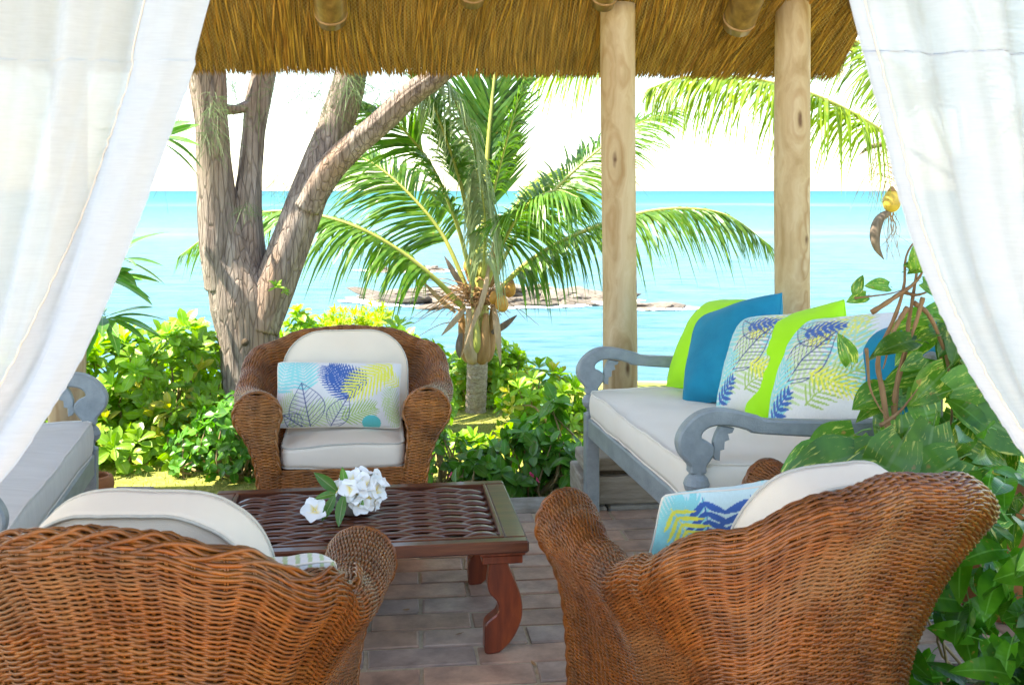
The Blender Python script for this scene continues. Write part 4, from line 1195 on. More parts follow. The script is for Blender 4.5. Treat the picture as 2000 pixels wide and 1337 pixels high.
PG = 'throw pillows on the grey bench'
p = pillow('throw_pillow', .60, .315, .16, M['print'], 'long palm print pillow lying against the far armchair cushion', None, 0, seed=2)
place(p, (-.80, 4.69, .487), 8, 22, 2.0)
p = pillow('throw_pillow', .50, .33, .15, M['print'], 'aqua and blue leaf print pillow inside the armchair by the plants', None, 2, seed=4)
place(p, (.555, 2.90, .49), 200, 24, -2)
p = pillow('throw_pillow', .34, .34, .13, M['print'], 'pale pillow with thin green stripes inside the braided armchair', None, 3, seed=5)
place(p, (-.575, 2.57, .495), 190, 48, 6)

# ------------------------------------------------------------------ grey benches with scrolled arms
ARM = [(1360, 888), (1345, 787), (1280, 768), (1200, 745), (1140, 728), (1080, 716), (1020, 710), (970, 713), (920, 726), (870, 753), (828, 790), (800, 828), (782, 868),
       (777, 905), (785, 945), (803, 980), (830, 1012), (850, 1040), (856, 1080), (940, 1080), (946, 1040), (966, 1012), (985, 985), (993, 955), (988, 925), (968, 903), (940, 890),
       (922, 878), (918, 860), (930, 838), (955, 820), (990, 809), (1030, 806), (1085, 812), (1140, 824), (1200, 843), (1280, 866)]
BRK = [(1035, 812), (1118, 828), (1106, 853), (1080, 858), (1088, 893), (1060, 903), (1057, 948), (1034, 953), (1030, 1012), (1000, 1004), (984, 975), (996, 940), (996, 900), (1010, 860)]


def cr(P):
    return np.array([((x - 898) / 1605, .808 - (y - 712) / 1640) for x, y in P])


def bench(name, L, label, cushion_mat):
    """origin at the front leg of one end; +x front to back, +y along the seat"""
    b = empty(name); tag(b, label, 'bench'); gp = M['grey_paint']; D = .90
    a2 = cr(ARM); ext = [(.60, a2[0, 1] - .02), (D + .02, a2[0, 1] - .02), (D + .02, a2[1, 1] - .022), (.55, a2[1, 1] - .016)]
    pts = np.vstack([[ext[1]], [ext[2]], [ext[3]], a2[1:], [ext[0]]])
    sm = catmull(np.c_[pts[2:, 0], 0 * pts[2:, 0], pts[2:, 1]], 110)[:, [0, 2]]
    poly = np.vstack([pts[:2], sm])
    Va, Qa, Ta = extrude_poly(poly, .052, .007); am = mesh('arm_rest', Va, Qa, Ta, gp, False)
    Vb, Qb, Tb = extrude_poly(cr(BRK), .030, .003); bmh = mesh('arm_bracket', Vb, Qb, Tb, gp, False)
    zr = np.array([0, .03, .06, .30, .335, .35, .365, .485, .495, .51, .525, .545, .565, .578, .588])
    rr = np.array([.022, .024, .026, .031, .030, .026, .030, .030, .022, .026, .042, .047, .040, .028, .026])
    def sq_leg():
        V, Q, T = box(-.033, .033, -.033, .033, 0, .485, .005); mb = MB().add(V, Q, T)
        P = np.c_[0 * zr[7:], 0 * zr[7:], zr[7:]]; V, Q, T = tube(P, rr[7:], 16); mb.add(V, Q, T); return mb.mesh('leg', gp, False)
    lmh = sq_leg()
    V, Q, T = box(-.030, .030, -.030, .030, 0, .94, .006); Vc, Qc, Tc = tube(np.array([(0, 0, .94), (0, 0, .95), (0, 0, .962), (0, 0, .975), (0, 0, .985)]), [.03, .022, .034, .026, .008], 14)
    blm = MB().add(V, Q, T).add(Vc, Qc, Tc).mesh('back_post', gp, False)
    for y in (0, L):
        obj('leg', lmh, b, (0, y, 0)); obj('back_post', blm, b, (D + .015, y, 0))
        ar = obj('arm_rest', am, b, (0, y, 0)); obj('arm_bracket', bmh, ar)
    def bar(nm, x0, x1, y0, y1, z0, z1, bev=.006):
        V, Q, T = box(x0, x1, y0, y1, z0, z1, bev); return obj(nm, mesh(nm, V, Q, T, gp, False), b)
    bar('front_rail', -.028, .024, .034, L - .034, .372, .470, .008)
    bar('back_rail', D - .01, D + .03, .031, L - .031, .372, .470)
    for y in (0, L): bar('side_rail', .034, D - .016, y - .022, y + .022, .372, .468)
    bar('top_rail', D + .0, D + .034, .031, L - .031, .86, .93); bar('lower_rail', D + .002, D + .032, .031, L - .031, .60, .64)
    ns = int(L / .11)
    for i in range(ns):
        y = .031 + (i + .5) * (L - .062) / ns; bar('back_slat', D + .008, D + .026, y - .014, y + .014, .640, .860, .003)
    for i in range(6):
        x = .045 + i * (D - .09) / 5; bar('seat_slat', x - .035, x + .035, .024, L - .024, .4555, .4715, .003)
    out = rounded_rect(L - .035, D - .03, (.05, .05)); out = np.c_[out[:, 1] - .02, -out[:, 0]]
    box_cushion('seat_cushion', out[::-1], .125, .028, cushion_mat, b, (0, L / 2, .538), np.eye(3), 21)
    return b


b1 = bench('garden_bench', 1.446, 'blue grey painted bench with scrolled arms and a row of bright pillows', M['white_canvas'])
b1.location = (.652, 3.62, 0); b1.rotation_euler = (0, 0, R(10.4)); b1['group'] = 'scroll armed benches'
b2 = bench('garden_bench', 1.66, 'grey bench with pale flat cushion, mostly hidden behind the gathered curtain', M['grey_canvas'])
b2.location = (-1.80, 4.36, 0); b2.rotation_euler = (0, 0, R(180 + 12.8)); b2['group'] = 'scroll armed benches'
bm1 = Matrix.Translation(b1.location) @ Matrix.Rotation(R(10.4), 4, 'Z')


# yaw -90 + 12.8 would face straight out of the bench
specs = [('lime', None, .52, 'lime green pillow farthest along the grey bench, by the far arm', .865, 4.82, -68, 38, -8),
         ('blue', None, .52, 'teal blue velvet pillow leaning between lime and leaf print pillows', .955, 4.55, -60, 32, -22),
         ('print', 1, .49, 'leaf print pillow squeezed between the teal and lime pillows', 1.035, 4.30, -58, 36, -12),
         ('lime', None, .52, 'lime green pillow leaning in the middle of the bench row', 1.165, 4.17, -56, 30, -26),
         ('print', 1, .54, 'large leaf print pillow in front of the nearer lime pillow', 1.20, 3.97, -58, 36, -16),
         ('blue', None, .48, 'bright blue pillow nearest the climbing plant on the grey bench', 1.40, 3.86, -62, 28, -20)]
for i, (m_, kd, w, lb, x, y, yaw, lean, rl) in enumerate(specs):
    p = pillow('throw_pillow', w, w, .29, M[m_], lb, PG, kd, seed=30 + i); place(p, (x, y, .635), yaw, lean, rl)

# ------------------------------------------------------------------ bowl of plumeria on the table
bw = empty('flower_bowl', (-.585, 3.77, TH + .004)); tag(bw, 'small grey bowl full of white flowers on the coffee table', 'bowl')
zz = [(.030, 0), (.045, .003), (.062, .018), (.072, .042), (.076, .062), (.071, .062), (.066, .042), (.05, .018), (.0, .014)]
k = 32; a = np.arange(k) * 2 * np.pi / k
V = np.array([[(r * math.cos(t), r * math.sin(t), z) for t in a] for r, z in zz]).reshape(-1, 3)
obj('shell', mesh('shell', V, grid_faces(len(zz), k, False, True)[:, ::-1], None, M['bowl']), bw)


def petal_geo(L, W, n=7, m=5):
    u = np.linspace(0, 1, n); v = np.linspace(-1, 1, m); U, X = np.meshgrid(u, v, indexing='ij')
    wd = W * np.sin(np.pi * np.clip(U * .88 + .06, 0, 1) ** .85) ** .8
    x = X * wd / 2 + .10 * W * U; y = U * L; z = .35 * L * U - .32 * L * U ** 2 + .10 * W * X ** 2 + .07 * W * X
    c = np.array([.93, .93, .91]) * np.ones((n, m, 1)); t = np.clip(1 - U * 3.2, 0, 1)[..., None]
    c = c * (1 - t) + np.array([.95, .72, .10]) * t
    return np.stack([x, y, z], -1).reshape(-1, 3), grid_faces(n, m), c.reshape(-1, 3)


PV, PQ, PC = petal_geo(.046, .046)
ptm = mesh('petal', PV, PQ, None, M['flower'], True, PC)
mt = M['flower'].node_tree
V, Q, T = tube(np.array([(0, 0, -.030), (0, 0, -.012), (0, 0, .004)]), [.0025, .003, .006], 8); thm = mesh('tube', V, Q, T, M['petal'])


def bloom(loc, direction, s, label, group=None):
    f = empty('plumeria_flower', loc); tag(f, label, 'flower', group)
    f.rotation_euler = Vector(direction).to_track_quat('Z', 'Y').to_euler(); f.scale = (s, s, s)
    a0 = rng.uniform(0, 6.28)
    for i in range(5): obj('petal', ptm, f, (0, 0, .0008 * i), (R(rng.uniform(8, 30)), 0, a0 + i * 2 * math.pi / 5))
    obj('tube', thm, f)
    return f


FL = 'white plumeria bloom with yellow throat heaped in the small bowl'
bx, by, bz = -.585, 3.77, TH
for dx, dy, dz, vx, vy, vz, s in ((.02, -.045, .115, .1, -.9, .5, 1.15), (.045, -.03, .150, .3, -.6, .7, 1.15), (.0, -.02, .165, -.1, -.5, .9, 1.2), (.08, -.02, .115, .8, -.5, .4, 1.2), (.085, .01, .150, .8, -.2, .7, 1.15),
                                   (.04, .03, .175, .2, .1, 1, 1.15), (-.05, -.02, .125, -.7, -.5, .5, .95), (.035, -.065, .070, .3, -.95, -.1, .95), (-.035, .03, .15, -.5, .3, .8, 1.05), (.06, -.05, .09, .5, -.9, .2, 1.05), (.0, -.055, .14, -.2, -.9, .5, 1.0)):
    bloom((bx + dx * .95, by + dy, bz + .016 + dz * .62), (vx, vy, vz), s, FL, 'blooms in the flower bowl')
bloom((bx + .085, by - .055, bz + .062), (.9, -.3, -.25), .7, FL, 'blooms in the flower bowl')
bloom((-.715, 3.70, TH + .030), (.05, -.75, .55), 1.15, 'single fallen white plumeria bloom lying on the table beside the bowl')

# dry leaf bits blown onto the pavers
for i, (px, py) in enumerate(((1108, 1146), (1120, 1140), (985, 1187), (890, 1240), (1046, 1300), (800, 1190))):
    Y_ = 3160. / (py - 372); n_ = 5
    t_l = np.linspace(0, 1, n_); wl = .006 * np.sin(np.pi * np.clip(t_l + .05, 0, 1))
    V = np.concatenate([np.stack([-wl, t_l * .03, .004 * t_l ** 2 + .001], -1), np.stack([wl, t_l * .03, .004 * t_l ** 2 + .003], -1)])
    k_ = np.arange(n_ - 1)
    tag(obj('dry_leaf', mesh('dry_leaf', V, np.stack([k_, k_ + n_, k_ + n_ + 1, k_ + 1], -1), None, M['fibre']), None, ((px - 1000) / 2000 * Y_, Y_, .002), (0, 0, i * 1.7)), 'tiny dry brown leaf bit fallen on the clay pavers', 'leaf', 'dry leaf bits on the pavers')
# ------------------------------------------------------------------ sheer curtains gathered to either side
def curtain(edge_px, Yc, sgn, top_w, tie_w, nf, amp, label, seed, seams):
    root = empty('curtain', (0, Yc, 0)); tag(root, label, 'curtain', 'sheer curtains framing the view')
    s = Yc / 2000.
    E = np.array([((px - 1000) * s, CZ - (py - 372) * s) for px, py in edge_px])
    e0 = E[0] + (E[0] - E[2]) / np.linalg.norm(E[0] - E[2]) * .95; tie = E[-1] + np.array([sgn * .14, -.14])
    tail = [tie + np.array([sgn * .02, -.25]), tie + np.array([sgn * -.02, -.60]), np.array([tie[0] - sgn * .05, .06])]
    pts = np.vstack([e0[None], E, tie[None], tail]); nb_, na = 130, 200
    P = catmull(np.c_[pts, 0 * pts[:, 0]], nb_)[:, :2]
    z = P[:, 1]; zt = tie[1]
    up = np.clip((z - zt) / (z[0] - zt), 0, 1); dn = np.clip((zt - z) / zt, 0, 1)
    wid = np.where(z > zt, tie_w + (top_w - tie_w) * up ** .9, tie_w + .22 * dn)
    a = np.linspace(0, 1, na)
    g = np.random.default_rng(seed); ph = g.uniform(0, 6.28, 4)
    X = P[:, 0][:, None] + sgn * wid[:, None] * a[None]
    Z = np.broadcast_to(z[:, None], X.shape) - .05 * a[None] * (z[:, None] > zt) * 0
    w2 = a[None] + .03 * np.sin(7 * a[None] + ph[0]) + .012 * np.sin(z[:, None] * 3 + ph[1])
    am = amp * (.45 + .55 * up[:, None]) * np.clip(a[None] * 9, .12, 1)
    Yo = am * (np.sin(2 * np.pi * nf * w2 + ph[2]) + .45 * np.sin(2 * np.pi * nf * 2.3 * w2 + ph[3] + z[:, None]))
    Pn = np.stack([X * 2, 0 * X, Z], -1)
    Yo = Yo + .010 * snoise(Pn, 4, seed) + .0016 * snoise(Pn * [1, 1, 3.], 26, seed + 2, 4) * np.clip(a[None] * 12, .2, 1)
    G = np.stack([X, Yo, Z], -1)
    o = obj('cloth', mesh('cloth', G, grid_faces(nb_, na), None, M['curtain']), root)
    # hem: the folded border along the free edge, with its stitch line
    nh = 9; aw = seams[0]
    hf = (aw / wid)[:, None] * np.linspace(0, 1, nh)[None]
    Hx = P[:, 0][:, None] + sgn * wid[:, None] * hf
    Hy = np.stack([np.interp(hf[i], a, Yo[i]) for i in range(nb_)]) - .0022
    H = np.stack([Hx, Hy, np.broadcast_to(z[:, None], Hx.shape)], -1)
    hm = obj('hem', mesh('hem', H, grid_faces(nb_, nh), None, M['hem']), root)
    for q, r_ in ((nh - 1, .0016), (0, .0012)):
        V, Q, T = tube(H[:, q] + [0, -.0015, 0] + np.c_[np.random.default_rng(3).normal(0, .0010, nb_), 0 * z, 0 * z], r_, 5)
        obj('stitch_line', mesh('stitch_line', V, Q, T, M['stitch'] if q else M['hem']), hm)
    return root


LE = [(412, -20), (376, 130), (340, 235), (300, 345), (242, 500), (172, 672), (104, 795), (0, 945)]
RE = [(1655, -20), (1688, 110), (1720, 235), (1762, 400), (1803, 525), (1852, 640), (1902, 740), (1960, 832), (2004, 892)]
curtain(LE, 1.72, -1, 1.25, .34, 5.0, .025, 'sheer white linen curtain gathered to the side of the braided armchair', 5, (.105,))
curtain(RE, 1.72, 1, 1.25, .32, 6.0, .032, 'sheer white linen curtain gathered to the side of the leafy plants', 8, (.022,))
# ------------------------------------------------------------------ leaves
def W(px, py, Y):
    """a point at depth Y seen at photo position px, py (used to lay the garden out)"""
    return np.array([(px - 1000) / 2000 * Y, Y, CZ - (py - 372) / 2000 * Y])


def leaf_geo(L, Wd, shape='obovate', fold=.25, curl=.3, n=7, wav=0., seed=0):
    t = np.linspace(0, 1, n + 1)
    if shape == 'obovate': w = np.sin(np.pi * np.clip(t, 0, 1) ** 1.7) ** .75; w = np.maximum(w, .10 * (1 - t))
    elif shape == 'lance': w = np.sin(np.pi * t ** .95) ** .85
    elif shape == 'heart': w = 1.75 * (t + .01) ** .32 * (1 - t) ** .85
    else: w = 1.85 * (t + .002) ** .55 * (1 - t) ** .72
    w = w / w.max() * Wd / 2
    X = np.array([-1, -.55, 0, .55, 1.])
    V, UV = [], []
    for i in range(n + 1):
        yy = L * t[i]; zc = -curl * L * t[i] ** 2
        for x in X:
            back = -.18 * Wd * abs(x) if (shape == 'heart' and i == 0) else 0
            V.append((x * w[i] if not (shape == 'heart' and i == 0) else x * Wd * .30, yy + back, zc + abs(x) * w[i] * fold + wav * Wd * math.sin(7 * t[i] + seed + 2 * x) * abs(x)))
            UV.append((.5 + .5 * x, t[i]))
    return np.array(V), grid_faces(n + 1, 5), np.array(UV)


def leaf_mesh(name, mat, *a, petiole=0., **k):
    V, Q, UV = leaf_geo(*a, **k)
    if petiole:
        V = V + [0, petiole, 0]
        P = np.array([(0, 0, -.25 * petiole), (0, petiole * .5, .0), (0, petiole * 1.02, 0)]); V2, Q2, T2 = tube(P, [.0028, .0022, .0018], 5, cap=False)
        Q = np.vstack([Q, Q2 + len(V)]); UV = np.vstack([UV, np.tile([[.5, .1]], (len(V2), 1))]); V = np.vstack([V, V2])
    return mesh(name, V, Q, None, mat, True, None, UV)


def orient(d, up=(0, 0, 1), spin=0.):
    """euler that turns local +y onto d with +z near up"""
    y = unit(np.array(d)); u = np.array(up, float)
    if abs(np.dot(y, u)) > .97: u = np.array([1., 0, .2])
    x = unit(np.cross(y, u)); z = np.cross(x, y)
    m = Matrix(np.stack([x, y, z], 1).tolist()) @ Matrix.Rotation(spin, 3, 'Y')
    return m.to_euler()


def rosette_mesh(name, mat, n, L, Wd, seed, shape='obovate', t0=8, t1=70):
    g = np.random.default_rng(seed); Vs, Qs, Us, k = [], [], [], 0
    for i in range(n):
        s = g.uniform(.7, 1.1); f = i / max(1, n - 1)
        V, Q, UV = leaf_geo(L * s * (1 - .35 * f), Wd * s * (1 - .25 * f), shape, g.uniform(.15, .4), g.uniform(.05, .4), 5)
        m = rot('Z', i * 2.4 + g.normal(0, .2)) @ rot('X', R(t0 + (t1 - t0) * f + g.normal(0, 8)))
        Vs.append(V @ m.T + [0, 0, .02 * f]); Qs.append(Q + k); Us.append(UV); k += len(V)
    return mesh(name, np.vstack(Vs), np.vstack(Qs), None, mat, True, None, np.vstack(Us))


def ell_points(n, ells, shell=.75, g=rng, up_bias=.0, zmin=-.15):
    vol = np.array([e[3] * e[4] * e[5] for e in ells]) ** .67; pr = vol / vol.sum(); P, D = [], []
    while len(P) < n:
        e = ells[g.choice(len(ells), p=pr)]; d = unit(g.normal(size=3)); d[2] = d[2] + up_bias; d = unit(d)
        r = g.uniform(shell, 1.03); p = np.array(e[:3]) + d * r * np.array(e[3:6])
        if p[2] < zmin: continue
        inside = any(np.sum(((p - np.array(f[:3])) / np.array(f[3:6])) ** 2) < .55 for f in ells if f is not e)
        if inside: continue
        nd = unit(d / np.array(e[3:6]))
        P.append(p); D.append(nd)
    return np.array(P), np.array(D)


def bush(name, label, cat, ells, n, meshes, part, smin, smax, base_z=-.14, stems=50, stem_mat='twig', group=None, up=.55, inner=0, inner_mesh=None, shell=.72):
    c = np.mean([e[:3] for e in ells], 0); b = empty(name, (c[0], c[1], base_z)); tag(b, label, cat, group)
    o0 = np.array([c[0], c[1], base_z])
    P, D = ell_points(n, ells, shell, up_bias=.25, zmin=base_z + .02)
    for p, d in zip(P, D):
        dd = unit(d + np.array([0, -.12, up]) + rng.normal(0, .28, 3))
        q = Vector(dd).to_track_quat('Z', 'Y').to_matrix() @ Matrix.Rotation(rng.uniform(0, 6.28), 3, 'Z')
        obj(part, meshes[rng.integers(len(meshes))], b, p - o0, q.to_euler(), rng.uniform(smin, smax))
    mb = MB()
    for i in rng.choice(len(P), min(stems, len(P)), False):
        e = min(ells, key=lambda e: np.sum((P[i] - np.array(e[:3])) ** 2))
        root = np.array([e[0] + rng.normal(0, e[3] * .3), e[1] + rng.normal(0, e[4] * .3), base_z]) - o0
        mid = (root + P[i] - o0) / 2 + rng.normal(0, .07, 3) - [0, 0, .05]
        V, Q, T = tube(catmull([root, mid, P[i] - o0], 9), np.linspace(.012, .004, 9), 5); mb.add(V, Q, T)
    tag(mb.build('stems', M[stem_mat], b), kind='stuff')
    if inner:
        P, D = ell_points(inner, ells, .1, zmin=base_z); Vs, Qs, Us, k = [], [], [], 0
        V0, Q0, U0 = inner_mesh
        for p in P:
            m = np.array(Euler(rng.uniform(0, 6.28, 3)).to_matrix()) * rng.uniform(.7, 1.2)
            Vs.append(V0 @ m.T + p - o0); Qs.append(Q0 + k); Us.append(U0); k += len(V0)
        tag(obj('foliage', mesh('foliage', np.vstack(Vs), np.vstack(Qs), None, meshes[0].materials[0], True, None, np.vstack(Us)), b), kind='stuff')
    return b


# ------------------------------------------------------------------ naupaka bushes behind the patio
nau = [rosette_mesh('leaf_rosette', M['naupaka'], int(k), .155, .070, 40 + i) for i, k in enumerate((9, 10, 11, 8))]
lg_ = leaf_geo(.11, .05, 'obovate', .25, .2, 4)
nau = nau * 2 + [rosette_mesh('leaf_rosette', M['naupaka_yellow'], 6, .12, .055, 49)]
BG = 'naupaka bushes along the lawn'
bush('naupaka_bush', 'big glossy bright green bush filling the gap beside the pale bench', 'bush',
     [(-2.55, 6.95, .12, .62, .55, .50), (-3.15, 6.7, .10, .60, .5, .45), (-2.22, 6.9, .25, .30, .35, .40), (-3.8, 6.9, .05, .6, .5, .5), (-2.6, 6.35, -.05, .5, .3, .22), (-2.05, 6.55, -.02, .32, .3, .26)], 290, nau, 'leaf_rosette', .6, 1.35,
     group=BG, inner=2300, inner_mesh=lg_, stems=90)
bush('naupaka_bush', 'bright green bush with upright rosettes rising between wicker armchair and palm trunk', 'bush',
     [(-.70, 7.0, .25, .28, .35, .40), (-.30, 8.3, -.05, .36, .35, .38), (-.95, 7.1, .1, .3, .3, .35), (-.35, 6.6, -.17, .32, .25, .15)], 160, nau, 'leaf_rosette', .7, 1.1, group=BG, inner=380, inner_mesh=lg_, stems=50)
bush('naupaka_bush', 'low bright green bush just past the palm trunk, in front of the water', 'bush',
     [(.20, 7.35, -.02, .30, .35, .32), (.38, 7.45, -.15, .30, .35, .30), (.12, 6.7, -.16, .34, .25, .15), (-.12, 8.3, -.05, .3, .3, .35)], 130, nau, 'leaf_rosette', .65, 1.05, group=BG, inner=380, inner_mesh=lg_, stems=50)
bush('naupaka_bush', 'small bright bush top peeping up beside the leaning tree trunk above the armchair', 'bush',
     [(-1.72, 8.6, .15, .26, .3, .42)], 46, nau, 'leaf_rosette', .7, 1.0, group=BG, stems=20)
# fine leaved lime shrub
fine = [rosette_mesh('leaf_spray', M['lime_shrub'], 16, .10, .016, 70 + i, 'lance', 10, 80) for i in range(3)]
bush('lime_shrub', 'feathery yellow green shrub showing above the far armchair', 'shrub', [(-1.42, 8.8, .12, .30, .3, .44), (-1.17, 8.8, .18, .15, .22, .46)], 200, fine, 'leaf_spray', .7, 1.2, stems=30)
# darker leafy plants in front
hib = [rosette_mesh('leaf_cluster', M['hibiscus'], k, .085, .055, 90 + i, 'ovate', -25, 55) for i, k in enumerate((5, 6, 4))]
hg = leaf_geo(.08, .05, 'ovate', .2, .2, 4)
bush('leafy_shrub', 'mid green leafy shrub growing beside the far wicker armchair and the tree foot', 'shrub', [(-1.62, 6.15, .05, .30, .28, .33), (-1.9, 6.3, -.02, .25, .25, .22)], 120, hib, 'leaf_cluster', .8, 1.2, inner=250, inner_mesh=hg)
bigl = [rosette_mesh('leaf_cluster', M['hibiscus'], k, .15, .085, 95 + i, 'ovate', -35, 50) for i, k in enumerate((4, 5, 4))]
bush('leafy_shrub', 'dark green broad leaved plant between the far armchair and the grey bench leg', 'shrub', [(-.10, 5.72, -.06, .24, .22, .20), (.26, 5.68, -.06, .24, .2, .24), (.10, 5.85, .04, .18, .2, .2), (.24, 5.95, .12, .14, .12, .24)], 105, bigl, 'leaf_cluster', .6, 1.1, stems=50)
bush('leafy_shrub', 'thin leggy plant with small leaves close to the far armchair foot', 'shrub', [(-.42, 5.9, -.0, .2, .2, .22)], 46, hib, 'leaf_cluster', .6, .9, stems=40)
bush('leafy_shrub', 'green plant glimpsed under the grey bench beyond the kerb', 'shrub', [(.95, 5.75, -.05, .3, .22, .2), (1.5, 5.9, -.05, .35, .25, .2)], 60, hib, 'leaf_cluster', .8, 1.2, stems=20)
# small blossoms
V, Q, UV = leaf_geo(.018, .016, 'obovate', .1, .1, 3); Vs, Qs = [], []
for i in range(5): Vs.append(V @ (rot('Z', i * 1.257) @ rot('X', R(30))).T); Qs.append(Q + i * len(V))
for mm, lst, lb in (('pink', [(-.33, 5.62, .02), (.10, 5.50, .05), (.13, 5.48, .03), (-.28, 5.60, -.03)], 'tiny pink blossom among dark leaves near the kerb'),
                    ('yellow_petal', [(-2.05, 6.35, .25), (-1.98, 6.3, .20), (-2.15, 6.28, .08), (-1.93, 6.4, .12)], 'tiny yellow blossom in the bush by the tree foot')):
    fm = mesh('blossom', np.vstack(Vs), np.vstack(Qs), None, M[mm])
    for p in lst: tag(obj('blossom', fm, None, p, (R(60), 0, rng.uniform(0, 6)), 1.3), lb, 'flower', lb.split(' ')[1] + ' blossoms')

# ------------------------------------------------------------------ casuarina tree
def limb(parent, name, pts, rad, k=26, n=70, seed=0, rough=.07):
    k = int(k * 1.6); n = int(n * 1.4); P = catmull(pts, n); d = np.linspace(0, 1, len(rad)); r = np.interp(np.linspace(0, 1, n), d, rad)
    a = np.arange(k) * 2 * np.pi / k
    S = np.concatenate([[0], np.cumsum(np.linalg.norm(np.diff(P, axis=0), axis=1))])
    q = np.stack([np.cos(a)[None] * 1.0 + 0 * S[:, None], np.sin(a)[None] + 0 * S[:, None], S[:, None] * 1.1 + 0 * a[None]], -1)
    rr = r[:, None] * (1 + rough * snoise(q, 2.2, seed) + rough * .8 * snoise(q * [1, 1, .25], 9, seed + 4, 3)) + .010 * (np.abs(snoise(q * [1, 1, .22], 15, seed + 8, 2)) - .4)
    V, Q, T = tube(P, rr, k)
    return obj(name, mesh(name, V, Q, T, M['bark']), parent)


TY = 6.95
tr = empty('casuarina_tree', (0, 0, 0)); tag(tr, 'big grey brown tree with peeling bark forking into leaning limbs', 'tree')
t_ = lambda px, py, dy=0.: W(px, py, TY + dy)
limb(tr, 'trunk', [t_(505, 1010), t_(496, 880), t_(490, 760), t_(486, 660), t_(474, 590), t_(456, 530), t_(437, 470, -.03), t_(424, 400, -.05)], [.27, .215, .195, .205, .215, .190, .15, .10], 44, 130, 1, .05)
limb(tr, 'limb', [t_(440, 560, -.02), t_(430, 480, -.05), t_(422, 400, -.06), t_(416, 320, -.08), t_(412, 240, -.1), t_(404, 150, -.1), t_(392, 40, -.15), t_(385, -200, -.3), t_(365, -500, -.5)], [.15, .140, .126, .116, .108, .124, .13, .10, .05], 28, 120, 2)
limb(tr, 'limb', [t_(482, 590, .0), t_(480, 500, .04), t_(480, 420, .05), t_(486, 340, .06), t_(494, 260, .08), t_(502, 200, .1), t_(518, 130, .1), t_(540, 0, .1), t_(585, -300, .0)], [.15, .13, .100, .078, .078, .088, .082, .07, .05], 28, 110, 3)
limb(tr, 'limb', [t_(505, 640, -.04), t_(535, 560, -.02), t_(568, 470, .0), t_(598, 390, .02), t_(624, 320, .05), t_(650, 250, .1), t_(672, 180, .1), t_(690, 110, .1), t_(722, -60, .1), t_(770, -320, .0)], [.14, .140, .132, .128, .120, .110, .102, .098, .09, .05], 28, 120, 4)
limb(tr, 'limb', [t_(596, 405, -.06), t_(640, 332, -.10), t_(690, 282, -.14), t_(740, 240, -.18), t_(800, 185, -.22), t_(862, 138, -.26), t_(960, 40, -.3), t_(1100, -120, -.35)], [.09, .092, .086, .080, .074, .068, .055, .03], 24, 90, 5)
limb(tr, 'branch', [t_(440, 214, -.05), t_(462, 214, 0), t_(490, 205, .05)], [.036, .030, .04], 14, 24, 6)
limb(tr, 'branch', [t_(640, 300, .1), t_(672, 240, .14), t_(694, 170, .16), t_(708, 60, .2)], [.075, .07, .065, .05], 18, 40, 7)
limb(tr, 'branch', [t_(372, 150, -.1), t_(386, 160, -.12), t_(400, 200, -.12)], [.04, .045, .04], 14, 24, 12)
# knot hole and burl on the trunk
hole = W(479, 668, TY - .200); V, Q, T = tube(np.array([hole + [0, .05, 0], hole + [0, .004, 0], hole + [0, -.006, .0]]), [.016, .022, .026], 14)
obj('knot', mesh('knot', V * 1.0, Q, T, M['soil']), tr)
# hanging needle sprays
def needles(n, ctr, spread, L, seed):
    g = np.random.default_rng(seed); mb = MB(); Us = []
    for i in range(n):
        p0 = np.array(ctr) + g.normal(0, 1, 3) * spread; d = unit(g.normal(0, 1, 3) * [1, .6, .5] + [0, 0, -.55]); l = L * g.uniform(.4, 1.2)
        P = p0 + d * l * np.linspace(0, 1, 4)[:, None] + np.array([0, 0, -.25 * l]) * np.linspace(0, 1, 4)[:, None] ** 2
        s = unit(np.cross(d, [0, 1., .1])) * .0010
        V = np.stack([P - s, P + s], 1).reshape(-1, 3); q = np.arange(3) * 2
        mb.add(V, np.stack([q, q + 1, q + 3, q + 2], -1))
    return mb


for i, (px, py, dy, n, sx, sz, L) in enumerate([(610, 165, -.1, 190, .16, .10, .22), (640, 205, .1, 70, .06, .12, .22), (425, 205, -.35, 60, .03, .04, .2), (410, 262, -.35, 50, .03, .04, .2), (555, 345, .3, 50, .1, .06, .18), (690, 150, -.3, 70, .05, .05, .25),
                                              (455, 160, .2, 70, .04, .05, .2), (342, 250, .2, 60, .04, .12, .2), (770, 165, .1, 150, .10, .06, .25), (1290, 160, .8, 60, .12, .06, .22), (480, 405, -.25, 30, .02, .02, .12), (530, 565, -.3, 0, .03, .03, .1)]):
    if n: tag(needles(n, t_(px, py, dy), np.array([sx, .08, sz]), L, 20 + i).build('needle_spray', M['needle'], tr, False), kind='stuff')
# a twig sprouting from the bark
sp = rosette_mesh('leaf_sprout', M['naupaka'], 9, .075, .022, 66, 'lance', 5, 70)
obj('leaf_sprout', sp, tr, W(538, 562, TY - .26), (R(40), R(10), 0), 1.1); obj('leaf_sprout', sp, tr, W(552, 570, TY - .2), (R(60), R(40), 1), .8)

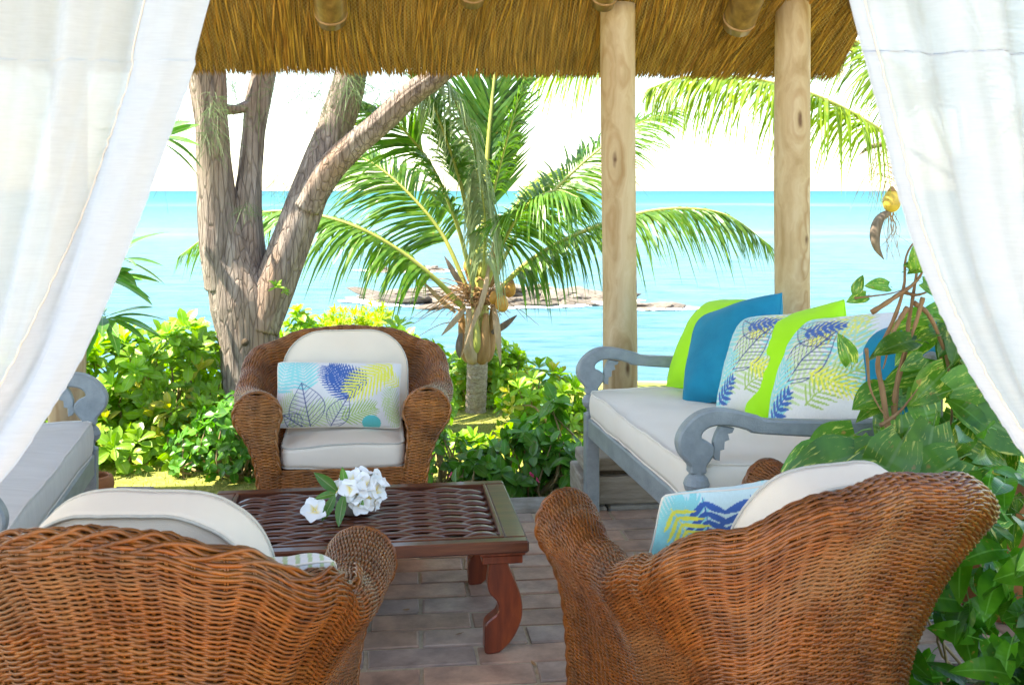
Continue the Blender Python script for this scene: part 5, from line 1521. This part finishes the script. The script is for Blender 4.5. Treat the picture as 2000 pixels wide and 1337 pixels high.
# ------------------------------------------------------------------ coconut palms
def frond(parent, pts, Lmax, hint, mat, n=70, seed=0, droop=.35, start=.16, r0=.022, gap=.0, side=(1, 1), wid=.017, fwd=(62, 28), tipfall=.0, lift=.0):
    g = np.random.default_rng(seed); n = int(n * 1.4); wid = wid * 1.35
    P = catmull(pts, 60); T = unit(np.gradient(P, axis=0)); h = np.array(hint, float)
    V, Q, Tt = tube(P, np.linspace(r0, .003, 60), 6); o = obj('frond', mesh('frond', V, Q, Tt, M['rachis']), parent)
    mb_V, mb_Q, mb_U, k = [], [], [], 0
    for i in range(n):
        t = start + (1 - start) * (i + g.uniform(-.3, .3)) / (n - 1); t = min(max(t, start), 1.)
        x = t * 59; j = min(int(x), 58); f = x - j; p = P[j] * (1 - f) + P[j + 1] * f; tt = T[j]
        nn = unit(h - tt * np.dot(h, tt)); sd = np.cross(tt, nn)
        prof = (.55 + .45 * math.sin(math.pi * min(1, (t - start) / (1 - start) * .8 + .18))) * (1 - .55 * max(0, (t - .72) / .28) ** 1.5)
        for s in (-1, 1):
            if s < 0 and not side[0] or s > 0 and not side[1]: continue
            if g.uniform() < gap: continue
            an = R(fwd[0] + (fwd[1] - fwd[0]) * t + g.normal(0, 5))
            d = unit(sd * s * math.sin(an) + tt * math.cos(an) + nn * (lift + g.normal(0, .07)))
            l = Lmax * prof * g.uniform(.82, 1.08); dr = droop * g.uniform(.6, 1.4) * (1 + tipfall * t)
            u = np.linspace(0, 1, 5)[:, None]
            c = p + d * l * u * (1 - .12 * dr * u) + np.array([0, 0, -1.]) * dr * l * u ** 2
            wv = wid * (1 - .3 * t) * np.array([.45, 1.0, .85, .5, .04]) * g.uniform(.75, 1.2)
            ax = unit(np.cross(np.gradient(c, axis=0), nn + .35 * g.normal(0, 1, 3)))
            V = np.stack([c - ax * wv[:, None] / 2, c + ax * wv[:, None] / 2], 1).reshape(-1, 3); q = np.arange(4) * 2
            mb_V.append(V); mb_Q.append(np.stack([q, q + 1, q + 3, q + 2], -1) + k); k += 10
            mb_U.append(np.stack([np.tile([.2, .8], 5), np.repeat(u[:, 0], 2)], -1))
    me = mesh('leaflets', np.vstack(mb_V), np.vstack(mb_Q), None, M[mat], False, None, np.vstack(mb_U))
    tag(obj('leaflets', me, o), kind='stuff')
    return o


PY = 7.9
palm = empty('coconut_palm', (0, 0, 0)); tag(palm, 'young coconut palm with ringed trunk and arching fronds before the sea', 'palm')
w_ = lambda px, py, dy=0.: W(px, py, PY + dy)
# ringed trunk
tp = catmull([w_(922, 990), w_(925, 900), w_(929, 800), w_(932, 720), w_(932, 660)], 120)
ring = (np.arange(120) / 120 * 26) % 1
V, Q, T = tube(tp, np.interp(np.linspace(0, 1, 120), [0, .25, .8, 1], [.095, .078, .078, .088]) * (1 + .05 * ring + .01 * rng.normal(size=120)), 22)
obj('trunk', mesh('trunk', V, Q, T, M['palm_bark']), palm)
# leaf bases and crown heart
for i, (a, l, mt_) in enumerate([(.3, .36, 'fibre'), (1.8, .36, 'fibre'), (3.0, .34, 'fibre'), (4.2, .36, 'sheath'), (5.3, .32, 'fibre')]):
    c0 = w_(932, 690); d = np.array([math.cos(a) * .8, math.sin(a) * .8, 0])
    P = catmull([c0 + d * .06 - [0, 0, .06], c0 + d * .13 + [0, 0, .10], c0 + d * .16 + [0, 0, l]], 12)
    V, Q, T = tube(P, np.array([.04, .055, .06, .058, .054, .048, .042, .036, .032, .028, .024, .02]), 12); obj('leaf_base', mesh('leaf_base', V, Q, T, M[mt_]), palm)
V, Q, T = tube(catmull([w_(935, 660), w_(938, 560), w_(940, 440)], 14), np.linspace(.085, .04, 14), 14); obj('heart', mesh('heart', V, Q, T, M['rachis']), palm)
V, Q, T = tube(catmull([w_(930, 692, -.07), w_(931, 672, -.09), w_(931, 645, -.09), w_(928, 600, -.07)], 14), np.array([.01, .03, .040, .045, .046, .044, .042, .04, .036, .032, .03, .026, .022, .018]), 14)
obj('leaf_base', mesh('leaf_base', V, Q, T, M['rachis']), palm)
# torn dry sheaths hanging round the crown
def strap(P0, w, mat, nm='dry_sheath'):
    P = catmull(P0, 14); T = unit(np.gradient(P, axis=0)); s = unit(np.cross(T, [0, 1., 0])); ww = .75 * w * np.sin(np.pi * np.linspace(.18, .97, 14))[:, None]
    mid = P + np.array([0, -.25, 0]) * ww
    V = np.stack([P - s * ww / 2, mid, P + s * ww / 2], 1); Vb = V + [0, .006, 0]
    F = grid_faces(14, 3)
    return obj(nm, mesh(nm, np.vstack([V.reshape(-1, 3), Vb.reshape(-1, 3)]), np.vstack([F, F[:, ::-1] + 42]), None, M[mat]), palm)


strap([w_(965, 470, -.16), w_(945, 575, -.22), w_(925, 630, -.25), w_(902, 694, -.24)], .055, 'sheath')
strap([w_(910, 600, -.1), w_(885, 630, -.14), w_(862, 655, -.16)], .06, 'sheath')
strap([w_(900, 650, -.12), w_(896, 680, -.14), w_(898, 700, -.14)], .07, 'dark_sheath')
strap([w_(965, 600, -.12), w_(972, 650, -.15), w_(978, 712, -.14)], .07, 'sheath')
strap([w_(960, 650, -.08), w_(985, 635, -.1), w_(1010, 615, -.12)], .07, 'dark_sheath')
strap([w_(915, 580, -.02), w_(885, 530, -.04), w_(868, 500, -.05)], .06, 'dark_sheath')
strap([w_(890, 610, -.06), w_(855, 580, -.08), w_(825, 548, -.1)], .05, 'sheath')
strap([w_(955, 560, .02), w_(968, 520, .02), w_(975, 470, .03)], .12, 'fibre')
strap([w_(925, 560, .02), w_(916, 520, .02), w_(920, 490, .03)], .10, 'fibre')
mb = MB(); g = np.random.default_rng(44)
for i in range(110):
    a = g.uniform(0, 6.28); c0 = w_(930 + g.normal(0, 14), 585 + g.normal(0, 14), -.05); l = g.uniform(.15, .5) * (1.3 if math.cos(a) < 0 else .8)
    d = np.array([math.cos(a), -abs(math.sin(a)) * .6, g.uniform(-.25, .35)]); P = catmull([c0, c0 + d * l * .5 + [0, 0, .04], c0 + d * l + [0, 0, -.05 * g.uniform(0, 2)]], 7)
    V, Q, T = tube(P, np.linspace(.005, .0014, 7), 4, cap=False); mb.add(V, Q)
tag(mb.build('flower_stalks', M['fibre'], palm), kind='stuff')


def coconut(parent, loc, s, mat, axis=(0, 0, 1)):
    n, k = 14, 18; t = np.linspace(0, np.pi, n); z = -np.cos(t); r = np.sin(t) * (1 - .14 * z)
    a = np.arange(k) * 2 * np.pi / k
    V = np.stack([np.cos(a)[None] * r[:, None] * (1 + .05 * np.cos(3 * a))[None], np.sin(a)[None] * r[:, None] * (1 + .05 * np.cos(3 * a))[None], np.broadcast_to(z[:, None] * 1.35, (n, k))], -1).reshape(-1, 3) * s
    q = Vector(axis).to_track_quat('Z', 'Y').to_matrix(); V = V @ np.array(q).T
    o = obj('coconut', mesh('coconut', V, grid_faces(n, k, False, True), None, M[mat]), parent, loc)
    c = np.array(q) @ np.array([0, 0, 1.2 * s]); V, Q, T = tube(np.array([c * .92, c * 1.08, c * 1.4]), [s * .55, s * .42, s * .15], 10); obj('cap', mesh('cap', V, Q, T, M['fibre']), o)
    return o


coconut(palm, w_(980, 592, -.22), .050, 'coconut', (-.15, 0, 1)); coconut(palm, w_(966, 580, -.17), .04, 'coconut', (.2, .1, 1)); coconut(palm, w_(996, 565, -.12), .045, 'coconut', (.3, 0, 1)); coconut(palm, w_(918, 518, .0), .05, 'coconut', (0, 0, 1))
# fronds
frond(palm, [w_(938, 600), w_(945, 430, .05), w_(952, 300, .12), w_(966, 150, .25), w_(985, 0, .45), w_(1010, -120, .75)], .68, (0, 1., .1), 'palm_shaded', 130, 1, .05, .22, .03, fwd=(42, 26), wid=.026)
frond(palm, [w_(905, 600, -.1), w_(850, 545, -.18), w_(780, 490, -.22), w_(700, 445, -.25), w_(620, 420, -.2), w_(540, 412, -.1), w_(450, 430, .0), w_(350, 500, .1)], .50, (-.2, -.25, 1), 'palm', 110, 2, .75, .16, .024, fwd=(72, 40), wid=.024)
frond(palm, [w_(958, 590, -.05), w_(1010, 530, -.12), w_(1080, 480, -.18), w_(1170, 440, -.25), w_(1270, 412, -.3), w_(1360, 408, -.32), w_(1430, 425, -.3), w_(1505, 480, -.25)], .46, (.2, -.25, 1), 'palm', 105, 3, .85, .14, .024, fwd=(72, 42), wid=.022)
frond(palm, [w_(955, 560, .05), w_(1010, 460, .15), w_(1080, 375, .25), w_(1160, 300, .35), w_(1240, 245, .45), w_(1330, 210, .6)], .55, (.5, -.2, 1), 'palm', 90, 4, .45, .2, .02, fwd=(70, 34), wid=.018)
frond(palm, [w_(915, 570, .0), w_(865, 460, .05), w_(800, 380, .12), w_(730, 320, .2), w_(670, 295, .3)], .62, (-.5, -.2, 1), 'palm', 80, 5, .45, .22, .02, fwd=(70, 34), wid=.02)
frond(palm, [w_(925, 560, -.1), w_(890, 430, -.2), w_(840, 320, -.32), w_(775, 240, -.45), w_(720, 205, -.55)], .62, (-.6, -.3, .8), 'palm', 85, 6, .35, .25, .02, fwd=(68, 32), wid=.02)
frond(palm, [w_(930, 540, -.12), w_(905, 380, -.3), w_(868, 260, -.5), w_(830, 160, -.7), w_(790, 60, -1.0)], .55, (-.6, -.5, .5), 'palm', 80, 7, .35, .3, .02, fwd=(62, 32), wid=.02)
frond(palm, [w_(950, 560, -.15), w_(985, 470, -.32), w_(1030, 400, -.5), w_(1085, 372, -.66), w_(1130, 385, -.78)], .5, (.5, -.5, 1), 'palm', 75, 8, .8, .2, .018, fwd=(72, 38), wid=.018)
frond(palm, [w_(940, 540, -.1), w_(958, 400, -.16), w_(985, 290, -.22), w_(1010, 200, -.3), w_(1035, 120, -.4)], .40, (.7, -.3, .6), 'palm', 80, 9, .45, .3, .018, fwd=(66, 34), wid=.018)
frond(palm, [w_(948, 470, -.2), w_(948, 380, -.35), w_(925, 285, -.5), w_(890, 200, -.6), w_(862, 148, -.7), w_(835, 150, -.8)], .34, (-.7, -.6, .4), 'palm_grey', 70, 11, 1.0, .1, .016, fwd=(70, 50), wid=.018, tipfall=.6)
frond(palm, [w_(944, 540, -.22), w_(948, 440, -.34), w_(942, 380, -.44), w_(930, 330, -.5)], .30, (-.5, -.6, .4), 'palm_grey', 46, 12, 1.6, .1, .014, fwd=(80, 60), wid=.018)
frond(palm, [w_(945, 560, .1), w_(985, 440, .3), w_(1040, 360, .55), w_(1090, 330, .8)], .5, (.3, .5, 1), 'palm_yellow', 60, 13, .6, .25, .018, fwd=(70, 36), wid=.018)

# second palm, crown hidden behind the curtain by the plants
palm2 = empty('coconut_palm', (0, 0, 0)); tag(palm2, 'coconut palm whose long hanging frond and golden coconut show beside the curtain', 'palm')
QY = 7.4
v_ = lambda px, py, dy=0.: W(px, py, QY + dy)
V, Q, T = tube(catmull([v_(2010, 1000), v_(1975, 700), v_(1920, 450), v_(1880, 300)], 60), np.linspace(.14, .10, 60) * (1 + .05 * ((np.arange(60) / 3) % 1)), 18); obj('trunk', mesh('trunk', V, Q, T, M['palm_bark']), palm2)
frond(palm2, [v_(1860, 345), v_(1790, 300, -.1), v_(1725, 258, -.2), v_(1640, 208, -.3), v_(1550, 172, -.36), v_(1440, 150, -.4), v_(1340, 150, -.4), v_(1270, 172, -.4)], .50, (-.1, -.15, 1), 'palm_yellow', 105, 21, 1.05, .30, .024, fwd=(74, 46), wid=.019)
frond(palm2, [v_(1870, 330), v_(1800, 200, .2), v_(1720, 110, .4), v_(1620, 60, .6), v_(1520, 50, .8)], .5, (-.3, -.1, 1), 'palm_yellow', 80, 22, .9, .25, .022, fwd=(72, 40), wid=.018)
frond(palm2, [v_(1890, 310), v_(1900, 150, .1), v_(1950, 0, .2), v_(2040, -120, .2)], .6, (.4, -.6, .4), 'palm', 70, 23, .4, .2, .022)
frond(palm2, [v_(1900, 330), v_(2000, 220, .1), v_(2120, 180, .1), v_(2260, 240, .1)], .55, (.2, -.3, 1), 'palm', 70, 24, .7, .2, .022)
frond(palm2, [v_(1885, 320), v_(1860, 150, -.3), v_(1800, 20, -.7), v_(1700, -80, -1.2)], .55, (-.3, -.6, .6), 'palm', 70, 25, .5, .2, .022)
# third palm's frond tips hanging past the eave, above the young palm
palm3 = empty('coconut_palm', (0, 0, 0)); tag(palm3, 'yellow green palm frond hanging into view under the eave by the post', 'palm')
u_ = lambda px, py, dy=0.: W(px, py, 10.5 + dy)
frond(palm3, [u_(1400, -260), u_(1300, -60), u_(1200, 60), u_(1110, 120), u_(1020, 135)], .62, (-.3, -.2, 1), 'palm_yellow', 80, 31, .95, .25, .024, fwd=(74, 40), wid=.024)
frond(palm3, [u_(1400, -260), u_(1280, -100, .5), u_(1120, -10, .8), u_(980, 40, 1), u_(880, 100, 1)], .6, (-.3, -.2, 1), 'palm', 80, 32, .9, .25, .024, fwd=(74, 40), wid=.024)
frond(palm3, [u_(1400, -260), u_(1560, -200), u_(1700, -100), u_(1800, 20)], .6, (.3, -.2, 1), 'palm', 60, 33, .9, .25, .024)
V, Q, T = tube(catmull([u_(2080, 1000, 1), u_(1985, 500, 1), u_(1870, 100, .8), u_(1690, -170, .4), u_(1400, -265)], 60), np.linspace(.17, .10, 60), 16)
obj('trunk', mesh('trunk', V, Q, T, M['palm_bark']), palm3)

coconut(palm2, v_(1741, 392, -.1), .062, 'coconut_gold', (.05, 0, 1))
mb = MB(); g = np.random.default_rng(60)
for i in range(34):
    c0 = v_(1752 + g.normal(0, 5), 345 + g.uniform(-60, 20), -.1); a = g.uniform(1.8, 4.2); l = g.uniform(.15, .36)
    P = catmull([c0, c0 + np.array([math.cos(a) * l * .6, 0, .03]), c0 + np.array([math.cos(a) * l, 0, -g.uniform(.05, .28)])], 8); V, Q, T = tube(P, np.linspace(.0026, .0012, 8), 4, cap=False); mb.add(V, Q)
for i in range(16):
    c0 = v_(1740 + g.normal(0, 6), 415, -.1); P = catmull([c0, c0 + [g.normal(0, .03), 0, -.12], c0 + [g.normal(0, .05), 0, -g.uniform(.2, .34)]], 8); V, Q, T = tube(P, np.linspace(.0026, .0012, 8), 4, cap=False); mb.add(V, Q)
V, Q, T = tube(catmull([v_(1830, 300), v_(1790, 330, -.05), v_(1755, 365, -.1)], 10), .008, 6); mb.add(V, Q)
tag(mb.build('flower_stalks', M['fibre'], palm2), kind='stuff')
P = catmull([v_(1738, 412, -.1), v_(1718, 428, -.1), v_(1709, 455, -.1), v_(1712, 482, -.1), v_(1726, 506, -.1)], 20)
V, Q, T = tube(P, .038 * np.sin(np.pi * np.linspace(.12, .99, 20)) + .002, 10); obj('spathe', mesh('spathe', V, Q, T, M['dark_sheath']), palm2)
P = catmull([v_(1750, 280, -.1), v_(1720, 282, -.1), v_(1695, 290, -.1), v_(1676, 304, -.1)], 20)
V, Q, T = tube(P, .018 * np.sin(np.pi * np.linspace(.12, .99, 20)) + .001, 10); obj('spathe', mesh('spathe', V, Q, T, M['dark_sheath']), palm2)

# ------------------------------------------------------------------ plumeria by the pale bench
plm = empty('plumeria_tree', (0, 0, 0)); tag(plm, 'plumeria with long pointed leaves half hidden behind the curtain and bench', 'tree')
LY = 6.4
l_ = lambda px, py, dy=0.: W(px, py, LY + dy)
for pts, r in (([l_(60, 1000), l_(90, 800), l_(120, 640), l_(175, 560)], (.05, .028)), ([l_(110, 680), l_(150, 620), l_(195, 615)], (.03, .02)), ([l_(95, 790), l_(120, 500), l_(220, 330), l_(296, 272)], (.04, .018)), ([l_(130, 640), l_(170, 540), l_(215, 500)], (.03, .018))):
    P = catmull(pts, 30); V, Q, T = tube(P, np.linspace(r[0], r[1], 30), 12); obj('branch', mesh('branch', V, Q, T, M['weathered']), plm)
plv = [leaf_mesh('leaf', M['plumeria'], .33, .088, 'lance', fold=.22, curl=c, n=9, petiole=.03) for c in (.12, .3, .5, .2)]
for c, n, fr in ((l_(200, 545), 15, .1), (l_(205, 615), 15, -.25), (l_(222, 505), 11, .3), (l_(300, 268), 14, .1)):
    for i in range(n):
        a = i * 2.4 + rng.uniform(-.3, .3); el = rng.uniform(-.75, .6) + fr
        d = np.array([math.cos(a) * 1.0, math.sin(a) * .8, el]); obj('leaf', plv[rng.integers(4)], plm, c + rng.normal(0, .015, 3), orient(d, spin=rng.uniform(-.5, .5)), rng.uniform(.75, 1.15))
# pot, stub and pebbles at the end of the pale bench
pt = empty('clay_pot', (-2.09, 5.14, .012)); tag(pt, 'brown clay pot tipped at the end of the pale bench', 'pot')
zz = [(.02, 0), (.06, .004), (.085, .05), (.095, .10), (.085, .14), (.07, .15), (.062, .14), (.08, .10), (.05, .03), (.0, .02)]
k = 26; a = np.arange(k) * 2 * np.pi / k
V = np.array([[(r * math.cos(t), r * math.sin(t), z) for t in a] for r, z in zz]).reshape(-1, 3)
obj('body', mesh('body', V, grid_faces(len(zz), k, False, True), None, M['terracotta']), pt, (0, 0, .0), (0, 0, 0), .95)
V, Q, T = tube(np.array([(-1.90, 4.90, 0.), (-1.90, 4.90, .02), (-1.90, 4.90, .115), (-1.90, 4.90, .13)]), [.055, .06, .058, .046], 22)
tag(obj('timber_stub', mesh('timber_stub', V, Q, T, M['weathered'])), 'short grey timber stub standing beside the clay pot', 'stump')
V, Q, T = box(-1.98, -1.78, 5.02, 5.12, .014, .105, .01); tag(obj('stone_block', mesh('stone_block', V, Q, T, M['concrete'], False)), 'rough grey stone block at the lawn edge near the clay pot', 'stone')
import bmesh


def rock_mesh(nm, seed, flat, mat, sub=2, rough=.2):
    bm = bmesh.new(); bmesh.ops.create_icosphere(bm, subdivisions=sub, radius=1)
    V = np.array([v.co[:] for v in bm.verts]); T = np.array([[v.index for v in f.verts] for f in bm.faces]); bm.free()
    V = V * (1 + rough * snoise(V, 1.8, seed) + rough * .5 * snoise(V, 4, seed + 2))[:, None]
    if flat < .7: V = np.sign(V) * np.abs(V) ** np.array([.8, .8, .45])
    V[:, 2] *= flat
    return mesh(nm, V, None, T, mat, flat >= .7)


pbm = rock_mesh('pebble', 3, .75, M['pebble'], 2, .06)
for x, y, z, s in ((-1.83, 4.74, .035, .045), (-1.90, 4.70, .03, .04), (-1.86, 4.73, .105, .038)): tag(obj('pebble', pbm, None, (x, y, z), (0, 0, rng.uniform(0, 6)), s), 'smooth blue grey pebble piled at the end of the pale bench', 'pebble', 'pebbles by the clay pot')

# ------------------------------------------------------------------ climbing pothos in a pot and ground plants by the armchair
vn = empty('climbing_plant', (1.44, 3.42, 0)); tag(vn, 'climbing plant with woody stems and variegated heart leaves in a clay pot', 'plant')
vo = np.array([1.44, 3.42, 0])
zz = [(.10, 0), (.15, .004), (.19, .22), (.215, .40), (.23, .41), (.232, .46), (.205, .46), (.19, .40), (.0, .39)]
k = 32; a = np.arange(k) * 2 * np.pi / k
V = np.array([[(r * math.cos(t), r * math.sin(t), z) for t in a] for r, z in zz]).reshape(-1, 3)
obj('pot', mesh('pot', V, grid_faces(len(zz), k, False, True), None, M['terracotta']), vn, (.42, .45, 0))
VY = 3.36
x_ = lambda px, py, dy=0.: W(px, py, VY + dy) - vo
stems = [([(1735, 860), (1722, 760), (1712, 700), (1745, 620), (1762, 560), (1770, 500), (1790, 465)], .012, 0), ([(1742, 850), (1750, 760), (1768, 680), (1776, 600), (1790, 520), (1800, 470)], .013, .03),
         ([(1700, 610), (1745, 580), (1780, 555), (1800, 530), (1805, 505)], .010, -.03), ([(1715, 830), (1760, 800), (1792, 760)], .008, -.05), ([(1690, 680), (1700, 760), (1735, 830)], .007, -.06),
         ([(1770, 600), (1740, 660), (1722, 720)], .010, -.03), ([(1780, 590), (1815, 620), (1850, 700), (1860, 800), (1845, 900)], .010, .04), ([(1820, 850), (1835, 760), (1842, 640)], .012, .1),
         ([(1870, 900), (1880, 800), (1890, 700)], .018, .1), ([(1760, 570), (1790, 575), (1830, 560)], .008, 0), ([(1745, 905), (1740, 860)], .02, 0), ([(1668, 582), (1700, 578), (1740, 572), (1775, 560)], .0045, -.03), ([(1790, 465), (1800, 440), (1815, 400)], .009, 0), ([(1800, 580), (1785, 640), (1760, 700), (1745, 790)], .009, -.02)]
for pts, r, dy in stems:
    P = catmull([x_(px, py, dy + rng.normal(0, .01)) for px, py in pts], 24); P = P + .006 * np.stack([snoise(P, 14, 3), snoise(P, 14, 4), 0 * P[:, 0]], -1)
    V, Q, T = tube(P, r * .9 * (1 + .12 * np.sin(np.arange(24) * 2.2)) * np.linspace(1, .22, 24), 9); obj('stem', mesh('stem', V, Q, T, M['stem']), vn)
pth = [leaf_mesh('leaf', M['pothos'], .19, .135, 'heart', fold=.18, curl=c, n=8, wav=.03, seed=i, petiole=.05) for i, c in enumerate((.15, .3, .45, .6, .25))]
gl = [leaf_mesh('leaf', M['ground_leaf'], .15, .085, 'heart', fold=.2, curl=c, n=8, wav=.04, seed=i, petiole=.05) for i, c in enumerate((.2, .35, .55, .3))]


def put_leaf(px, py, Y, ang, tilt, s, parent=vn, o0=vo, lib=pth, face=-.8):
    """leaf whose blade starts at px,py and points along `ang` degrees in the picture plane; tilt towards the viewer"""
    p = W(px, py, Y) - o0; d = np.array([math.cos(R(ang)), -tilt, math.sin(R(ang))]); up = np.array([-.15, face, .75])
    obj('leaf', lib[rng.integers(len(lib))], parent, p, orient(d, up, rng.normal(0, .25)), s)


# the big leaves that stand out, then the filling ones
for a in [(1700, 830, 3.22, 205, .3, 1.25), (1690, 860, 3.2, 222, .35, 1.15), (1700, 880, 3.15, 190, .35, 1.25), (1760, 870, 3.15, 200, .3, 1.2), (1800, 905, 3.12, 175, .4, 1.1),
          (1880, 800, 3.2, 335, .2, 1.15), (1830, 770, 3.25, 20, .2, 1.0), (1800, 660, 3.3, 190, .3, .75), (1840, 655, 3.3, 345, .2, .8), (1830, 800, 3.3, 250, .3, 1.1), (1860, 740, 3.35, 300, .2, .9), (1760, 780, 3.4, 265, .3, 1.0),
          (1665, 720, 3.3, 110, .2, .5), (1700, 575, 3.35, 190, .3, .35), (1745, 560, 3.3, 170, .3, .40), (1760, 530, 3.33, 20, .3, .5), (1790, 545, 3.32, 330, .2, .45), (1670, 580, 3.34, 80, .2, .3), (1790, 535, 3.3, 100, .3, .4),
          (1850, 600, 3.4, 40, .2, .8), (1880, 680, 3.4, 10, .2, .9), (1780, 830, 3.12, 230, .4, 1.2), (1900, 880, 3.1, 200, .4, 1.2), (1640, 870, 3.16, 205, .3, 1.0), (1740, 900, 3.1, 215, .4, 1.1)]:
    put_leaf(*a)
for i in range(210):
    px = rng.uniform(1680, 1995); lo = 600 + max(0, (1830 - px)) * 2.0; py = rng.uniform(min(lo, 900), 1010)
    put_leaf(px, py, 3.42 + rng.uniform(-.08, .40), rng.uniform(170, 370), rng.uniform(-.1, .6), rng.uniform(.35, .95))
gp_ = empty('ground_plant', (1.55, 2.7, 0)); go = np.array([1.55, 2.7, 0]); tag(gp_, 'dense low green plant spilling over the paving beside the near wicker armchair', 'plant')
for i in range(290):
    y = rng.uniform(2.15, 3.1); x = 1.07 + .36 * rng.uniform(0, 1) ** 1.2
    if x < 1.24 and 2.3 < y < 2.9: x += .16
    top = .30 + .55 * np.clip((x - 1.0) / .35, 0, 1); z = top * rng.uniform(.06, 1.05)
    d = np.array([rng.normal(-.35, .6), rng.normal(-.55, .5), rng.normal(-.15, .45)])
    obj('leaf', gl[rng.integers(4)], gp_, np.array([x, y, z]) - go, orient(d, (rng.normal(-.2, .3), -.5, .8), rng.normal(0, .5)), rng.uniform(.55, 1.0))
mb = MB()
for i in range(46):
    x = rng.uniform(1.1, 2.1); y = rng.uniform(2.1, 3.3); z = .1 + .5 * np.clip((x - .95) / .7, 0, 1)
    P = catmull([np.array([x + rng.normal(0, .1), y + rng.normal(0, .1), 0]), np.array([x, y, z * .5]), np.array([x - .06, y - .06, z])], 8); V, Q, T = tube(P - go, np.linspace(.006, .003, 8), 5); mb.add(V, Q, T)
tag(mb.build('stems', M['twig'], gp_), kind='stuff')
V = np.array([(x, y, .012 + .05 * max(0, 1 - ((x - 1.75) / .6) ** 2 - ((y - 2.7) / .7) ** 2)) for x in np.linspace(1.15, 2.3, 14) for y in np.linspace(2.0, 3.4, 14)])
obj('soil', mesh('soil', V - go, grid_faces(14, 14), None, M['soil']), gp_)
# leaves tucked in the flower bowl
lf = empty('plumeria_sprig', (bx, by, bz)); tag(lf, 'green leaves tucked among the white blooms in the bowl', 'leaf')
spl = [leaf_mesh('leaf', M['plumeria'], .12, .042, 'lance', fold=.25, curl=c, n=7) for c in (.1, .35)]
for d, p, s, k in (((-.75, -.3, .75), (-.05, -.02, .085), 1.0, 0), ((-.1, -.62, -.75), (-.02, -.075, .098), 1.0, 0), ((-.35, -.5, -.70), (-.055, -.06, .090), .8, 1), ((-.7, -.5, .1), (-.05, -.03, .085), .7, 1), ((-.1, -.2, .9), (-.025, -.02, .10), .7, 0), ((.3, -.8, -.1), (.03, -.05, .075), .5, 0)):
    obj('leaf', spl[k], lf, p, orient(d, (0, -.7, .6), rng.normal(0, .3)), s)

# ------------------------------------------------------------------ rock islets in the lagoon
rv = [rock_mesh('slab', 80 + i, f, M['rock'], 2, .28) for i, f in enumerate((.32, .25, .4, .3))]


def islet(label, cx, Y, w, d, n, smin, smax, h, seed):
    g = np.random.default_rng(seed); X = (cx - 1000) / 2000 * Y; wm = w / 2000 * Y
    r = empty('rock_islet', (X, Y, SEA)); tag(r, label, 'rocks', 'rock islets in the lagoon')
    nx, ny = 60, 24; U, Wv = np.meshgrid(np.linspace(-1, 1, nx), np.linspace(-1, 1, ny), indexing='ij')
    q = np.stack([U * wm / 2, Wv * d / 2, 0 * U], -1); e = np.clip(1 - np.abs(U) ** 2.2 - np.abs(Wv) ** 2.2 + .35 * snoise(q, 1.1, seed), -.3, 1)
    q[..., 2] = h * .6 * e + .10 * snoise(q, 3.1, seed + 2) - .10
    obj('bed_rock', mesh('bed_rock', q, grid_faces(nx, ny), None, M['rock'], False), r)
    for i in range(n):
        u = g.uniform(-1, 1); v = g.uniform(-1, 1) * (1 - abs(u) ** 3); s = g.uniform(smin, smax)
        z = h * .6 * max(0, (1 - abs(u) ** 2.2 - abs(v) ** 2.2)) * g.uniform(.6, 1.2)
        obj('slab', rv[g.integers(4)], r, (u * wm / 2, v * d / 2, z), (g.normal(0, .10), g.normal(0, .10), g.uniform(0, 6.28)), (s * g.uniform(1, 2.0), s, s * .55))
    mb = MB()                                   # broken white water round the foot
    for i in range(int(n * 1.3)):
        a = g.uniform(0, 6.28); rr = g.uniform(.92, 1.12); c = np.array([math.cos(a) * wm / 2 * rr, math.sin(a) * d / 2 * rr, .012]); k = 9; t = np.arange(k) * 2 * np.pi / k
        lw = g.uniform(.15, .55); V = c + np.stack([np.cos(t) * lw * 1.8 * g.uniform(.6, 1.2, k), np.sin(t) * lw * .7 * g.uniform(.6, 1.2, k), .03 * g.uniform(0, 1, k)], -1)
        mb.add(np.vstack([V, c + [0, 0, .06]]), None, [[k, j, (j + 1) % k] for j in range(k)])
    tag(mb.build('foam', M['foam'], r), kind='stuff')


islet('wide flat brown rock islet lying in the water behind the palm crown', 960, 38.5, 470, 5.5, 170, .25, .70, .50, 1)
islet('small low rock shelf at the tip of the islet beyond the post', 1285, 35.6, 95, 1.2, 26, .15, .35, .18, 2)
islet('thin distant rock strip with white surf behind the palm fronds', 800, 52, 150, 2.0, 40, .2, .5, .22, 3)
